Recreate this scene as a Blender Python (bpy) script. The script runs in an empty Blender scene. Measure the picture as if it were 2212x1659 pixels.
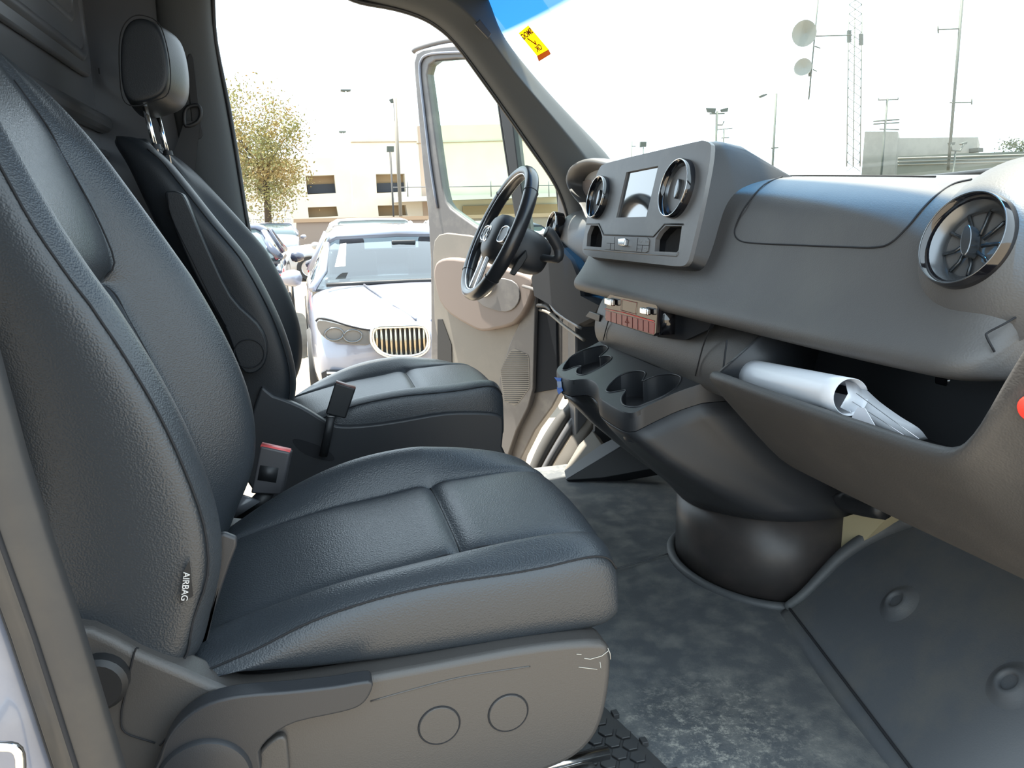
import bpy, bmesh, math, random
from mathutils import Vector, Matrix, Euler
random.seed(7)
SC = bpy.context.scene
COL = SC.collection
# ------------------------------------------------------------------ camera (x = forward of the van, y = across, z = up, cab floor at 0)
FPX = 1640.0; PSI = math.radians(15.0); TH = math.radians(12.4); ROLL = 0.02
CAM = Vector((0, 0, 0.92))
_F = Vector((math.sin(PSI)*math.cos(TH), math.cos(PSI)*math.cos(TH), -math.sin(TH)))
_R0 = Vector((math.cos(PSI), -math.sin(PSI), 0)); _U0 = _R0.cross(_F)
_R = _R0*math.cos(ROLL) - _U0*math.sin(ROLL); _U = _R.cross(_F)
cd = bpy.data.cameras.new('camera'); cam = bpy.data.objects.new('camera', cd); COL.objects.link(cam)
cd.sensor_fit = 'HORIZONTAL'; cd.sensor_width = 36.0; cd.lens = 36.0*FPX/2212.0
cd.clip_start = 0.02; cd.clip_end = 500
m = Matrix((_R, _U, -_F)).transposed().to_4x4(); m.translation = CAM
cam.matrix_world = m
SC.camera = cam
SC.view_settings.view_transform = 'Standard'; SC.view_settings.look = 'None'
SC.view_settings.gamma = 1.0; SC.view_settings.use_curve_mapping = False
SC.view_settings.exposure = 0.35
# ------------------------------------------------------------------ sky and sun
W = bpy.data.worlds.new('World'); SC.world = W; W.use_nodes = True
bg = W.node_tree.nodes['Background']; bg.inputs[0].default_value = (0.74, 0.89, 1.0, 1); bg.inputs[1].default_value = 2.7
sl = bpy.data.lights.new('sun', 'SUN'); sl.energy = 21.0; sl.angle = math.radians(0.9); sl.color = (1.0, 0.94, 0.82)
so = bpy.data.objects.new('sun', sl); COL.objects.link(so)
so.rotation_euler = Vector((-0.19, 0.16, 0.95)).to_track_quat('Z', 'Y').to_euler()

# ------------------------------------------------------------------ helpers
def ray(u, v): return _F + _R*((u-1106)/FPX) - _U*((v-829.5)/FPX)
def P(u, v, x=None, y=None, z=None, pl=None):
    d = ray(u, v)
    if x is not None: t = (x-CAM.x)/d.x
    elif y is not None: t = (y-CAM.y)/d.y
    elif z is not None: t = (z-CAM.z)/d.z
    else: t = (pl[0]-CAM).dot(pl[1])/d.dot(pl[1])
    return CAM + d*t
def PS(pts, **k): return [P(a, b, **k) for a, b in pts]
def V(*a): return Vector(a)

def mat(name, col, rough=0.5, metal=0.0, bump=None, spec=0.5, coat=0.0, mott=None, emis=None, trans=None):
    m = bpy.data.materials.new(name); m.use_nodes = True
    nt = m.node_tree; b = nt.nodes['Principled BSDF']
    b.inputs['Base Color'].default_value = (*col, 1); b.inputs['Roughness'].default_value = rough
    b.inputs['Metallic'].default_value = metal; b.inputs['Specular IOR Level'].default_value = spec
    b.inputs['Coat Weight'].default_value = coat; b.inputs['Coat Roughness'].default_value = 0.05
    tc = nt.nodes.new('ShaderNodeTexCoord')
    if mott:                                   # (scale, colour2, low, high): patches of dirt, wear, dust
        n = nt.nodes.new('ShaderNodeTexNoise'); n.inputs['Scale'].default_value = mott[0]; n.inputs['Detail'].default_value = 6
        n.inputs['Roughness'].default_value = 0.65
        r = nt.nodes.new('ShaderNodeMapRange'); r.inputs[1].default_value = mott[2]; r.inputs[2].default_value = mott[3]
        mx = nt.nodes.new('ShaderNodeMix'); mx.data_type = 'RGBA'
        mx.inputs[6].default_value = (*col, 1); mx.inputs[7].default_value = (*mott[1], 1)
        nt.links.new(tc.outputs['Object'], n.inputs['Vector']); nt.links.new(n.outputs['Fac'], r.inputs[0])
        nt.links.new(r.outputs[0], mx.inputs[0]); nt.links.new(mx.outputs[2], b.inputs['Base Color'])
    if bump:                                   # (kind, scale, strength, distance)
        kind, sc, st, di = bump
        if kind == 'leather':
            t = nt.nodes.new('ShaderNodeTexVoronoi'); t.feature = 'SMOOTH_F1'; t.inputs['Scale'].default_value = sc
            o = t.outputs['Distance']
        else:
            t = nt.nodes.new('ShaderNodeTexNoise'); t.inputs['Scale'].default_value = sc; t.inputs['Detail'].default_value = 3
            o = t.outputs['Fac']
        bp = nt.nodes.new('ShaderNodeBump'); bp.inputs['Strength'].default_value = st; bp.inputs['Distance'].default_value = di
        nt.links.new(tc.outputs['Object'], t.inputs['Vector']); nt.links.new(o, bp.inputs['Height'])
        nt.links.new(bp.outputs[0], b.inputs['Normal'])
    return m

def glassmat(name, tint, gloss=0.12, rough=0.02, base=0.0):
    m = bpy.data.materials.new(name); m.use_nodes = True; nt = m.node_tree; nt.nodes.clear()
    o = nt.nodes.new('ShaderNodeOutputMaterial'); t = nt.nodes.new('ShaderNodeBsdfTransparent'); g = nt.nodes.new('ShaderNodeBsdfGlossy')
    t.inputs[0].default_value = (*tint, 1); g.inputs['Roughness'].default_value = rough; g.inputs[0].default_value = (1, 1, 1, 1)
    add = nt.nodes.new('ShaderNodeMath'); add.inputs[1].default_value = base; add.use_clamp = True
    lw = nt.nodes.new('ShaderNodeLayerWeight'); lw.inputs[0].default_value = 0.12
    mul = nt.nodes.new('ShaderNodeMath'); mul.operation = 'MULTIPLY'; mul.inputs[1].default_value = gloss*4; mul.use_clamp = True
    mx = nt.nodes.new('ShaderNodeMixShader')
    nt.links.new(lw.outputs['Fresnel'], mul.inputs[0]); nt.links.new(mul.outputs[0], add.inputs[0]); nt.links.new(add.outputs[0], mx.inputs[0])
    nt.links.new(t.outputs[0], mx.inputs[1]); nt.links.new(g.outputs[0], mx.inputs[2]); nt.links.new(mx.outputs[0], o.inputs[0])
    return m

M = {}
M['leather'] = mat('black_leather', (0.030, 0.036, 0.043), 0.40, bump=('leather', 430, 0.45, 0.0013), spec=0.6)
M['leather_shaded'] = mat('black_leather_shaded', (0.012, 0.015, 0.019), 0.42, bump=('leather', 420, 0.2, 0.0008), spec=0.4)  # same seat leather, darkened: shade put into the colour
M['seam'] = mat('dark_thread', (0.008, 0.009, 0.012), 0.8)
M['dash'] = mat('grained_dash_plastic', (0.072, 0.070, 0.070), 0.50, bump=('leather', 420, 0.3, 0.0008), mott=(6, (0.085, 0.083, 0.08), 0.45, 0.7))
M['panel'] = mat('matt_grey_panel', (0.14, 0.137, 0.138), 0.42, bump=('noise', 900, 0.1, 0.0004), mott=(14, (0.165, 0.16, 0.155), 0.45, 0.65))
M['dash_shaded'] = mat('shaded_dash_plastic', (0.045, 0.043, 0.042), 0.5, bump=('leather', 420, 0.3, 0.0008), mott=(9, (0.060, 0.056, 0.053), 0.5, 0.75))  # dash plastic darkened, the shade on the bin face put into its colour
M['plastic'] = mat('charcoal_plastic', (0.025, 0.027, 0.031), 0.45, bump=('noise', 700, 0.25, 0.0006))
M['basep'] = mat('grained_grey_base_plastic', (0.058, 0.055, 0.053), 0.42, bump=('leather', 520, 0.3, 0.0007))
M['shade_dark'] = mat('shade_dark_plastic', (0.012, 0.014, 0.018), 0.7, spec=.15)  # shade painted as colour on the lower cover, recess and door strip
M['lens_black'] = mat('dark_grey_vane', (0.05, 0.055, 0.06), 0.15, metal=0.6)
M['black'] = mat('black_plastic', (0.012, 0.013, 0.015), 0.5)
M['gloss'] = mat('gloss_black', (0.006, 0.006, 0.008), 0.08, spec=0.7, coat=0.5)
M['chrome'] = mat('chrome', (0.75, 0.75, 0.75), 0.12, metal=1.0)
M['satin'] = mat('satin_silver', (0.55, 0.56, 0.58), 0.3, metal=1.0)
M['trim'] = mat('dark_cloth_trim', (0.060, 0.066, 0.070), 0.75, bump=('noise', 500, 0.3, 0.0008))
M['steel'] = mat('painted_grey_steel', (0.085, 0.090, 0.100), 0.28, spec=0.5, coat=0.2)
M['body'] = mat('blue_grey_body_paint', (0.15, 0.165, 0.21), 0.25, coat=0.6, mott=(9, (0.19, 0.20, 0.235), 0.5, 0.8))
M['rubber'] = mat('black_rubber', (0.026, 0.027, 0.029), 0.42, mott=(12, (0.036, 0.035, 0.034), 0.45, 0.7))
M['floor'] = mat('grey_rubber_floor', (0.060, 0.064, 0.068), 0.55, bump=('noise', 420, 0.35, 0.001), mott=(7, (0.10, 0.105, 0.105), 0.48, 0.75))
M['toe'] = mat('felt_toe_board', (0.062, 0.068, 0.076), 0.65, bump=('noise', 350, 0.4, 0.001), mott=(7, (0.085, 0.085, 0.082), 0.45, 0.7))
M['doorp'] = mat('grey_door_plastic', (0.17, 0.155, 0.135), 0.5, bump=('noise', 400, 0.2, 0.0006), mott=(5, (0.20, 0.18, 0.155), 0.45, 0.7))
M['doorm'] = mat('grey_door_frame_plastic', (0.105, 0.10, 0.10), 0.38, mott=(8, (0.17, 0.16, 0.15), 0.5, 0.75))
M['white'] = mat('white_paint', (0.40, 0.40, 0.40), 0.3, coat=0.3)
M['beige'] = mat('beige_foam', (0.42, 0.36, 0.22), 0.8)
M['bluetape'] = mat('blue_tape', (0.03, 0.20, 0.75), 0.5)

def thing(name, label, cat, loc=(0, 0, 0), rot=(0, 0, 0), group=None):
    o = bpy.data.objects.new(name, None); COL.objects.link(o); o.empty_display_size = 0.05
    o.location = loc; o.rotation_euler = rot
    o['label'] = label; o['category'] = cat
    if group: o['group'] = group
    return o
def tag(o, label, cat, group=None, kind=None):
    o['label'] = label; o['category'] = cat
    if group: o['group'] = group
    if kind: o['kind'] = kind
    return o
def struct(o, label=None, cat=None):
    o['kind'] = 'structure'
    if label: o['label'] = label
    if cat: o['category'] = cat
    return o
def wloc(o):
    l = Vector(o.location)
    while o.parent: o = o.parent; l += Vector(o.location)
    return l
def obj(name, verts, faces, m, parent=None, local=False, smooth=True, sub=0, bevel=0, segs=3, solid=0, auto=None):
    me = bpy.data.meshes.new(name); me.from_pydata([tuple(v) for v in verts], [], faces)
    bm = bmesh.new(); bm.from_mesh(me); bmesh.ops.recalc_face_normals(bm, faces=bm.faces)
    if auto is not None:
        for e in bm.edges:
            if len(e.link_faces) == 2 and e.calc_face_angle(0) > math.radians(auto): e.smooth = False
    bm.to_mesh(me); bm.free()
    if smooth:
        for p in me.polygons: p.use_smooth = True
    me.materials.append(M[m] if isinstance(m, str) else m)
    o = bpy.data.objects.new(name, me); COL.objects.link(o)
    if parent is not None:
        o.parent = parent
        if not local: o.location = -wloc(parent)
    if solid:
        s = o.modifiers.new('solid', 'SOLIDIFY'); s.thickness = solid; s.offset = 0
    if bevel:
        b = o.modifiers.new('bevel', 'BEVEL'); b.width = bevel; b.segments = segs; b.limit_method = 'ANGLE'; b.angle_limit = math.radians(35)
        b.harden_normals = False
    if sub:
        s = o.modifiers.new('sub', 'SUBSURF'); s.levels = sub; s.render_levels = sub
    return o
def cr(pts, n, closed=False):
    """Catmull-Rom resample, n points per span"""
    pts = [Vector(p) for p in pts]; N = len(pts); out = []
    for i in range(N if closed else N-1):
        p0 = pts[(i-1) % N] if (closed or i > 0) else pts[0]*2-pts[1]
        p1 = pts[i]; p2 = pts[(i+1) % N]
        p3 = pts[(i+2) % N] if (closed or i < N-2) else p2*2-p1
        for k in range(n):
            t = k/n
            out.append(0.5*((2*p1)+(p2-p0)*t+(2*p0-5*p1+4*p2-p3)*t*t+(-p0+3*p1-3*p2+p3)*t**3))
    if not closed: out.append(pts[-1])
    return out
def resamp(pts, n, closed=True):
    pts = [Vector(p) for p in pts]
    if closed: pts = pts+[pts[0]]
    L = [0]
    for a, b in zip(pts, pts[1:]): L.append(L[-1]+(b-a).length)
    out = []; j = 0; m = n if closed else n-1
    for i in range(n):
        s = L[-1]*i/m
        while j < len(L)-2 and L[j+1] < s: j += 1
        k = (s-L[j])/max(1e-9, L[j+1]-L[j]); out.append(pts[j].lerp(pts[j+1], min(1, max(0, k))))
    return out
def loft(name, secs, m, parent=None, closed=True, cap=True, **k):
    n = len(secs[0]); vs = [p for s in secs for p in s]; fs = []
    for i in range(len(secs)-1):
        for j in range(n if closed else n-1):
            a = i*n+j; b = i*n+(j+1) % n; fs.append((a, b, b+n, a+n))
    if cap and closed: fs.append(tuple(range(n))); fs.append(tuple(range((len(secs)-1)*n, len(secs)*n)))
    return obj(name, vs, fs, m, parent, **k)
def loftM(parts):
    """merge several (verts, faces) into one"""
    vs = []; fs = []
    for v, f in parts:
        o = len(vs); vs += list(v); fs += [tuple(i+o for i in q) for q in f]
    return vs, fs
def tubeG(pts, r, seg=8, closed=False, cap=True, flat=None):
    pts = [Vector(p) for p in pts]; N = len(pts); vs = []; fs = []
    T = []
    for i in range(N):
        a = pts[(i-1) % N] if (closed or i) else pts[0]; b = pts[(i+1) % N] if (closed or i < N-1) else pts[-1]
        T.append((b-a).normalized())
    up = Vector((0, 0, 1)) if abs(T[0].z) < 0.9 else Vector((1, 0, 0))
    nrm = (up - T[0]*up.dot(T[0])).normalized()
    for i in range(N):
        nrm = (nrm - T[i]*nrm.dot(T[i])).normalized(); bn = T[i].cross(nrm)
        ri = r[i] if isinstance(r, (list, tuple)) else r
        for k in range(seg):
            a = 2*math.pi*k/seg; c = math.cos(a)*ri; s = math.sin(a)*ri*(flat or 1)
            vs.append(pts[i]+nrm*c+bn*s)
    for i in range(N if closed else N-1):
        for k in range(seg):
            a = i*seg+k; b = i*seg+(k+1) % seg; c = ((i+1) % N)*seg
            fs.append((a, b, c+(k+1) % seg, c+k))
    if cap and not closed: fs.append(tuple(range(seg))); fs.append(tuple((N-1)*seg+k for k in range(seg)))
    return vs, fs
def tube(name, pts, r, m, parent=None, seg=8, closed=False, **k):
    fl = k.pop('flat', None)
    vs, fs = tubeG(pts, r, seg, closed, flat=fl); return obj(name, vs, fs, m, parent, **k)
def boxG(c, s, rot=None):
    c = Vector(c); h = Vector(s)*0.5; vs = []
    for dx in (-1, 1):
        for dy in (-1, 1):
            for dz in (-1, 1):
                p = Vector((dx*h.x, dy*h.y, dz*h.z))
                if rot: p = rot @ p
                vs.append(c+p)
    return vs, [(0, 1, 3, 2), (4, 6, 7, 5), (0, 4, 5, 1), (2, 3, 7, 6), (0, 2, 6, 4), (1, 5, 7, 3)]
def box(name, c, s, m, parent=None, rot=None, **k):
    vs, fs = boxG(c, s, rot); k.setdefault('smooth', False); return obj(name, vs, fs, m, parent, **k)
def prismG(loop, d):
    """closed loop of 3-D points pushed along vector d"""
    n = len(loop); d = Vector(d); vs = [Vector(p) for p in loop]+[Vector(p)+d for p in loop]
    fs = [tuple(range(n)), tuple(range(n, 2*n))]+[(i, (i+1) % n, n+(i+1) % n, n+i) for i in range(n)]
    return vs, fs
def prism(name, loop, d, m, parent=None, **k):
    vs, fs = prismG(loop, d); k.setdefault('auto', 30); return obj(name, vs, fs, m, parent, **k)
def frame(n, up=(0, 0, 1)):
    n = Vector(n).normalized(); x = Vector(up).cross(n).normalized(); y = n.cross(x); return x, y, n
def latheG(prof, seg=40, c=(0, 0, 0), n=(0, 0, 1), sweep=1.0):
    x, y, n = frame(n, (0, 0, 1) if abs(Vector(n).normalized().z) < 0.95 else (1, 0, 0)); c = Vector(c); vs = []; fs = []
    for r, h in prof:
        for k in range(seg):
            a = 2*math.pi*k/seg; vs.append(c+x*(r*math.cos(a))+y*(r*math.sin(a))+n*h)
    for i in range(len(prof)-1):
        for k in range(seg): fs.append((i*seg+k, i*seg+(k+1) % seg, (i+1)*seg+(k+1) % seg, (i+1)*seg+k))
    if prof[0][0] > 0: fs.append(tuple(range(seg)))
    if prof[-1][0] > 0: fs.append(tuple((len(prof)-1)*seg+k for k in range(seg)))
    return vs, fs
def lathe(name, prof, m, parent=None, seg=40, c=(0, 0, 0), n=(0, 0, 1), capped=True, **k):
    vs, fs = latheG(prof, seg, c, n)
    if not capped: fs = [f for f in fs if len(f) == 4 or seg == 4]
    k.setdefault('auto', 40)
    return obj(name, vs, fs, m, parent, **k)
def ringpts(c, n, r, seg=40, sx=1, sy=1):
    x, y, n = frame(n); c = Vector(c)
    return [c+x*(r*sx*math.cos(2*math.pi*k/seg))+y*(r*sy*math.sin(2*math.pi*k/seg)) for k in range(seg)]
def plate(name, outer, holes, d, m, parent=None, hole_d=None, floor=True, rim=0.0, **k):
    """flat plate with holes; outer wall pushed along d, each hole's wall along hole_d, with a floor"""
    bm = bmesh.new(); d = Vector(d); loops = []
    for lp in [outer]+list(holes):
        vv = [bm.verts.new(p) for p in lp]; loops.append(vv)
    ed = []
    for vv in loops:
        for i in range(len(vv)): ed.append(bm.edges.new((vv[i], vv[(i+1) % len(vv)])))
    bmesh.ops.triangle_fill(bm, use_beauty=True, use_dissolve=False, edges=ed, normal=-d.normalized())
    for li, vv in enumerate(loops):
        dd = d if li == 0 else Vector(hole_d if hole_d is not None else d)
        w = [bm.verts.new(v.co+dd) for v in vv]; n = len(vv)
        for i in range(n): bm.faces.new((vv[i], vv[(i+1) % n], w[(i+1) % n], w[i]))
        if li and floor: bm.faces.new(w)
    vs = [v.co.copy() for v in bm.verts]; bm.verts.index_update(); fs = [tuple(v.index for v in f.verts) for f in bm.faces]; bm.free()
    k.setdefault('auto', 30)
    return obj(name, vs, fs, m, parent, **k)
def text(name, body, c, xdir, ydir, size, m, parent=None, depth=0.0004, align='CENTER', local=False, bold=0.0):
    cu = bpy.data.curves.new(name, 'FONT'); cu.body = body; cu.size = size; cu.extrude = depth; cu.offset = bold; cu.align_x = align; cu.align_y = 'CENTER'
    tmp = bpy.data.objects.new(name, cu); COL.objects.link(tmp)
    dg = bpy.context.evaluated_depsgraph_get(); me = bpy.data.meshes.new_from_object(tmp.evaluated_get(dg))
    bpy.data.objects.remove(tmp); bpy.data.curves.remove(cu)
    x = Vector(xdir).normalized(); z = x.cross(Vector(ydir)).normalized(); y = Vector(ydir).normalized()
    c = Vector(c)
    for v in me.vertices: v.co = c + x*v.co.x + y*v.co.y + z*v.co.z
    me.materials.clear(); me.materials.append(M[m] if isinstance(m, str) else m)
    o = bpy.data.objects.new(name, me); COL.objects.link(o)
    if parent is not None:
        o.parent = parent
        if not local: o.location = -wloc(parent)
    return o
def copy_tree(o, parent=None):
    c = o.copy(); COL.objects.link(c)
    if parent is not None: c.parent = parent
    for ch in list(o.children): copy_tree(ch, c)
    return c
# ------------------------------------------------------------------ seats
def tab(t, x):
    if x <= t[0][0]: return t[0][1]
    for (a, b), (c, d) in zip(t, t[1:]):
        if x <= c: return b+(d-b)*(x-a)/(c-a)
    return t[-1][1]
ZB = [(-.2, .315), (-.04, .292), (.08, .284), (.44, .277)]
ZS = [(-.2, .315), (-.155, .328), (-.1, .345), (-.04, .369), (.043, .391), (.156, .402), (.3, .403), (.41, .415)]
ZI = [(-.2, .33), (-.149, .352), (0, .388), (.2, .412), (.3, .422), (.4, .424)]
ZF = [(-.2, .335), (-.17, .352), (-.08, .408), (.01, .446), (.1, .470), (.19, .475), (.29, .464), (.36, .447), (.41, .432)]
def cushion(parent, near, m, ox, oy, oz, lift):
    xs = [-.2, -.185, -.15, -.1, -.04, .02, .08, .14, .18, .198, .205, .212, .23, .27, .32, .36, .395, .418, .432, .440]
    secs = []; seam = []; g1 = []; g2 = []; ghi = []
    for x in xs:
        zb, zs, zi, zf = tab(ZB, x), tab(ZS, x)+lift, tab(ZI, x)+lift*.5, tab(ZF, x)
        zr = zs+.014; drop = 0; w = 1.0
        if x > .39: drop = {0.395: .003, .418: .014, .432: .035, .440: .065}[x]; w = {0.395: .995, .418: .98, .432: .955, .440: .92}[x]
        if x > .41: zb += {0.418: .004, .432: .012, .440: .025}[x]
        if x == -.2: zb += .0; w = .96; drop = .012
        cs = -.010 if x in (.205,) else (-.003 if x in (.198, .212) else (.004 if x in (.18, .23) else 0))
        zi2 = zi+cs
        pr = [(-.225, zb), (-.246, zb+.012), (-.254, (zb+zs)/2), (-.249, zs-.012), (-.241, zs-.001), (-.238, zs+.002), (-.222, zr-.004), (-.196, zr+.001), (-.172, zi+.004), (-.165, zi-.002),
              (-.160, zi2-.007), (-.152, zi2+.001), (-.09, zi2+.004), (0.0, zi2+.007), (.09, zi2+.008), (.138, zi2+.006), (.145, zi2-.003), (.152, zi+.010),
              (.172, (zi*.45+zf*.55)), (.195, zf-.006), (.222, zf), (.243, zf-.014), (.256, zf-.05), (.258, (zb+zf)/2-.01), (.250, zb+.012), (.228, zb)]
        pr2 = []
        for (y, z) in pr:
            if z > zb+.03: z = z-drop
            pr2.append((y*w, z))
        bl_ = tab([(.30, 0), (.36, .006), (.44, .022)], x)
        secs.append([V(x+ox+bl_*(1-(y/.26)**2), oy+y, z+oz) for y, z in pr2])
        seam.append(secs[-1][4]+V(0, -.0005, .0012)); 
        if -.15 <= x <= .36: g1.append(secs[-1][10]+V(0, 0, .0012)); g2.append(secs[-1][16]+V(0, 0, .0012))
        if x == .205: ghi = [secs[-1][k]+V(0, 0, .0012) for k in range(10, 17)]
    c = loft('seat_cushion', secs, m, parent, sub=2)
    fr = [secs[-1][k]+V(.001, 0, 0) for k in range(4, 22)]
    vs, fs = loftM([tubeG(cr(seam[1:-1], 4), .0016, 6), tubeG(cr(g1, 3), .0016, 6), tubeG(cr(g2, 3), .0016, 6), tubeG(cr(ghi, 3), .0016, 6)])
    obj('seam_piping', vs, fs, 'seam', c, local=True)
    c.children[0].location = (0, 0, 0)
    return c
XF = [(.31, -.188), (.34, -.172), (.40, -.150), (.447, -.120), (.538, -.102), (.621, -.111), (.72, -.142), (.829, -.190), (.948, -.255), (1.06, -.318), (1.142, -.375), (1.21, -.43)]
DI = [(.31, .02), (.34, .03), (.46, .095), (.6, .135), (.73, .135), (.83, .120), (.95, .08), (1.053, .043), (1.2, .02)]
def backrest(parent, m, ox, oy, oz, top, nearoff, rec=0.0):
    zs = [.312, .320, .345, .39, .45, .52, .60, .68, .76, .80, .818, .826, .834, .86, .92, .98, 1.03, 1.07]
    k = (top-1.07)
    zs += [1.07+k*.45, 1.07+k*.78, 1.07+k*.95, top]
    secs = []; seam = []; ins1 = []; ins2 = []; cross = []; fars = []
    for z in zs:
        xf = tab(XF, z)-rec*max(0, z-.85)/.25; d = tab(DI, z); xn = xf-nearoff*(max(0, min(1, (z-.36)/.25)) if z < .9 else max(.3, 1-(z-.9)*4)); xi = xf-d
        w = 1.0
        th_ = tab([(.34, .27), (.6, .27), (.9, .20), (1.08, .120), (1.3, .10)], z)
        xb = xi-.075 if xi-.075 < xf-th_ else xf-th_
        if z > .9: w = tab([(.9, 1), (.98, .97), (1.03, .95), (1.07, .92), (1.07+k*.45, .88), (1.07+k*.78, .83), (1.07+k*.95, .74), (top, .6)], z)
        sh = 0
        if z < .325: sh = .02 if z < .315 else .006
        if z > 1.06+k*.4: sh = {0: .0}.get(0) + (.004 if z < 1.07+k*.6 else .012 if z < 1.07+k*.9 else .026 if z < top else .04)
        cs = -.016 if z == .826 else (-.008 if z in (.818, .834) else 0)
        up = .018 if .834 < z < .93 else (.010 if .93 <= z < 1.03 else 0)
        xi2 = xi+cs+up
        lp = [(-.19, xb+sh), (-.232, xb+.018+sh), (-.250, (xb+xn)/2-.02), (-.256, xn-.05), (-.250, xn-.026-sh), (-.244, xn-.021-sh), (-.232, xn-.010-sh), (-.205, xn-sh), (-.178, xn-.012-sh), (-.155, (xn+xi)/2),
              (-.136, xi+.012), (-.126, xi2+.001), (-.115, xi2), (-.05, xi2-.002), (.05, xi2-.002), (.115, xi2), (.126, xi2+.001), (.136, xi+.012),
              (.155, (xf+xi)/2), (.178, xf-.012-sh), (.205, xf-sh), (.232, xf-.010-sh), (.245, xf-.022-sh), (.254, xf-.05), (.250, (xb+xf)/2), (.232, xb+.018+sh), (.19, xb+sh)]
        shear = .5*max(0, min(1, 1-(z-.34)/.5))
        s = [V(x+ox, oy+y*w, z+oz+shear*(xf-x)) for y, x in lp]
        secs.append(s); seam.append(s[5]+V(.0008, -.0008, 0)); fars.append(s[22]+V(.0008, .0008, 0))
        if .45 <= z: ins1.append(s[11]+V(.001, 0, 0)); ins2.append(s[16]+V(.001, 0, 0))
        if z == .826: cross = [q+V(.001, 0, 0) for q in s[11:17]]
    b = loft('backrest', secs, m, parent, sub=2)
    vs, fs = loftM([tubeG(cr(seam[1:-3], 3), .0016, 6), tubeG(cr(fars[1:-3], 3), .0016, 6), tubeG(cr(ins1[:-3], 3), .0014, 6), tubeG(cr(ins2[:-3], 3), .0014, 6), tubeG(cross, .0014, 6)])
    o = obj('seam_piping', vs, fs, 'seam', b, local=True)
    return b
def headrest(parent, ox, oy, oz, m):
    base = [(-.392, 1.367), (-.372, 1.405), (-.343, 1.420), (-.305, 1.408), (-.290, 1.37), (-.285, 1.30), (-.296, 1.241), (-.330, 1.222), (-.377, 1.209), (-.402, 1.225), (-.402, 1.29)]
    cx, cz = -.345, 1.31; secs = []
    for y, s, bul in [(-.134, .80, 0), (-.133, .93, 0), (-.127, .985, 0), (-.09, 1.0, .012), (-.04, 1.0, .026), (0.0, 1.0, .03), (.04, 1.0, .026), (.09, 1.0, .012), (.127, .985, 0), (.133, .93, 0), (.134, .80, 0)]:
        secs.append([V(ox+cx+(x-cx)*s+(bul if x > -.32 else 0), oy+y, oz+cz+(z-cz)*s-(bul*.6 if z < 1.25 else 0)) for x, z in base])
    h = loft('headrest', secs, m, parent, sub=2)
    o = tube('seam_piping', [V(ox+cx+(x-cx)*1.0, oy-.1265, oz+cz+(z-cz)*1.0) for x, z in [(q.x, q.y) for q in cr([V(a, b, 0) for a, b in base], 4, True)]], .0013, 'seam', h, closed=True, seg=6, local=True)
    for y in (-.098, .092):
        tube('headrest_post', [V(ox-.362, oy+y, oz+1.24), V(ox-.352, oy+y, oz+1.16), V(ox-.342, oy+y, oz+1.085)], .0065, 'chrome', h, local=True, seg=12)
        lathe('post_collar', [(.0, .012), (.012, .012), (.014, 0), (0, 0)], 'black', h, local=True, c=(ox-.344, oy+y, oz+1.108), n=(0, 0, 1), seg=16)
    return h

# passenger seat
ps = thing('passenger_seat', 'black leather passenger seat nearest the viewer with an airbag tag and recline lever', 'car seat', (0, 1.25, 0))
L0 = wloc(ps)
cu = cushion(ps, True, 'leather', 0, 0, 0, 0.0)
bk = backrest(ps, 'leather', 0, 0, 0, 1.215, .040)
for o in (cu, bk): o.location = (0, 0, 0)
headrest(ps, -.085, 0.0, .12, 'leather_shaded').location = (0, 0, 0)
# moulded base with a side cover
OUT = [(-.36, .44), (-.291, .424), (-.243, .384), (-.191, .346), (-.14, .308), (-.11, .298), (-.06, .294), (-.016, .293), (.113, .294), (.25, .297), (.34, .293), (.395, .285), (.409, .27), (.411, .23), (.405, .18), (.396, .143), (.38, .115), (.35, .092), (.30, .078), (.2, .068), (0, .055), (-.2, .05), (-.36, .05)]
def base_cover(name, outline, y0, y1, m, parent, bev=.012):
    pts = cr([V(x, y0, z) for x, z in outline], 2)
    return prism(name, pts[:-1], V(0, y1-y0, 0), m, parent, bevel=bev, segs=4, auto=50)
bc = base_cover('side_cover', OUT, .975, 1.03, 'basep', ps)
def shell(o2, y0, y1): pass
inner = [(x*.985, z-.012) for x, z in OUT]
base_cover('seat_base', [(x, z) for x, z in [(-.3, .30), (-.1, .29), (.1, .285), (.385, .28), (.395, .2), (.37, .12), (.33, .10), (-.3, .08)]], 1.03, 1.51, 'plastic', ps, bev=.01)
# round screw caps, moulded seams, recline lever
for (u, v) in ((949, 1567), (1098, 1540)):
    c = P(u, v, y=.9745)
    cp = lathe('round_cap', [(0, .0015), (.0285, .0015), (.0295, .0005), (.0295, -.004), (0, -.004)], 'basep', ps, c=c, n=(0, -1, 0), seg=48)
    o = tube('cap_groove', ringpts((0, 0, 0), (0, -1, 0), .0305, 56), .0012, 'seam', cp, closed=True, seg=6, local=True)
    o.location = (0, 0, 0)
    for vtx in o.data.vertices: vtx.co = vtx.co + c
L = [(805, 1475), (800, 1500), (780, 1525), (740, 1540), (640, 1562), (590, 1590), (560, 1625), (548, 1680), (340, 1700), (345, 1640), (365, 1590), (400, 1550), (450, 1520), (520, 1503), (620, 1495), (720, 1484), (780, 1474)]
prism('recline_lever', cr(PS(L, y=.944), 3, True), V(0, .03, 0), 'plastic', ps, bevel=.009, segs=4, auto=60)
c = P(442, 1690, y=.938)
kn = lathe('lever_pivot_cap', [(0, .004), (.045, .004), (.057, .001), (.060, -.004), (.060, -.02), (0, -.02)], 'plastic', ps, c=c, n=(0, -1, 0), seg=56)
kp = prism('thigh_support_panel', cr(PS([(548, 1690), (552, 1640), (580, 1605), (612, 1590), (622, 1620), (620, 1700)], y=.963), 2, True), V(0, .014, 0), 'basep', ps, bevel=.004, auto=60)
g = []
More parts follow.
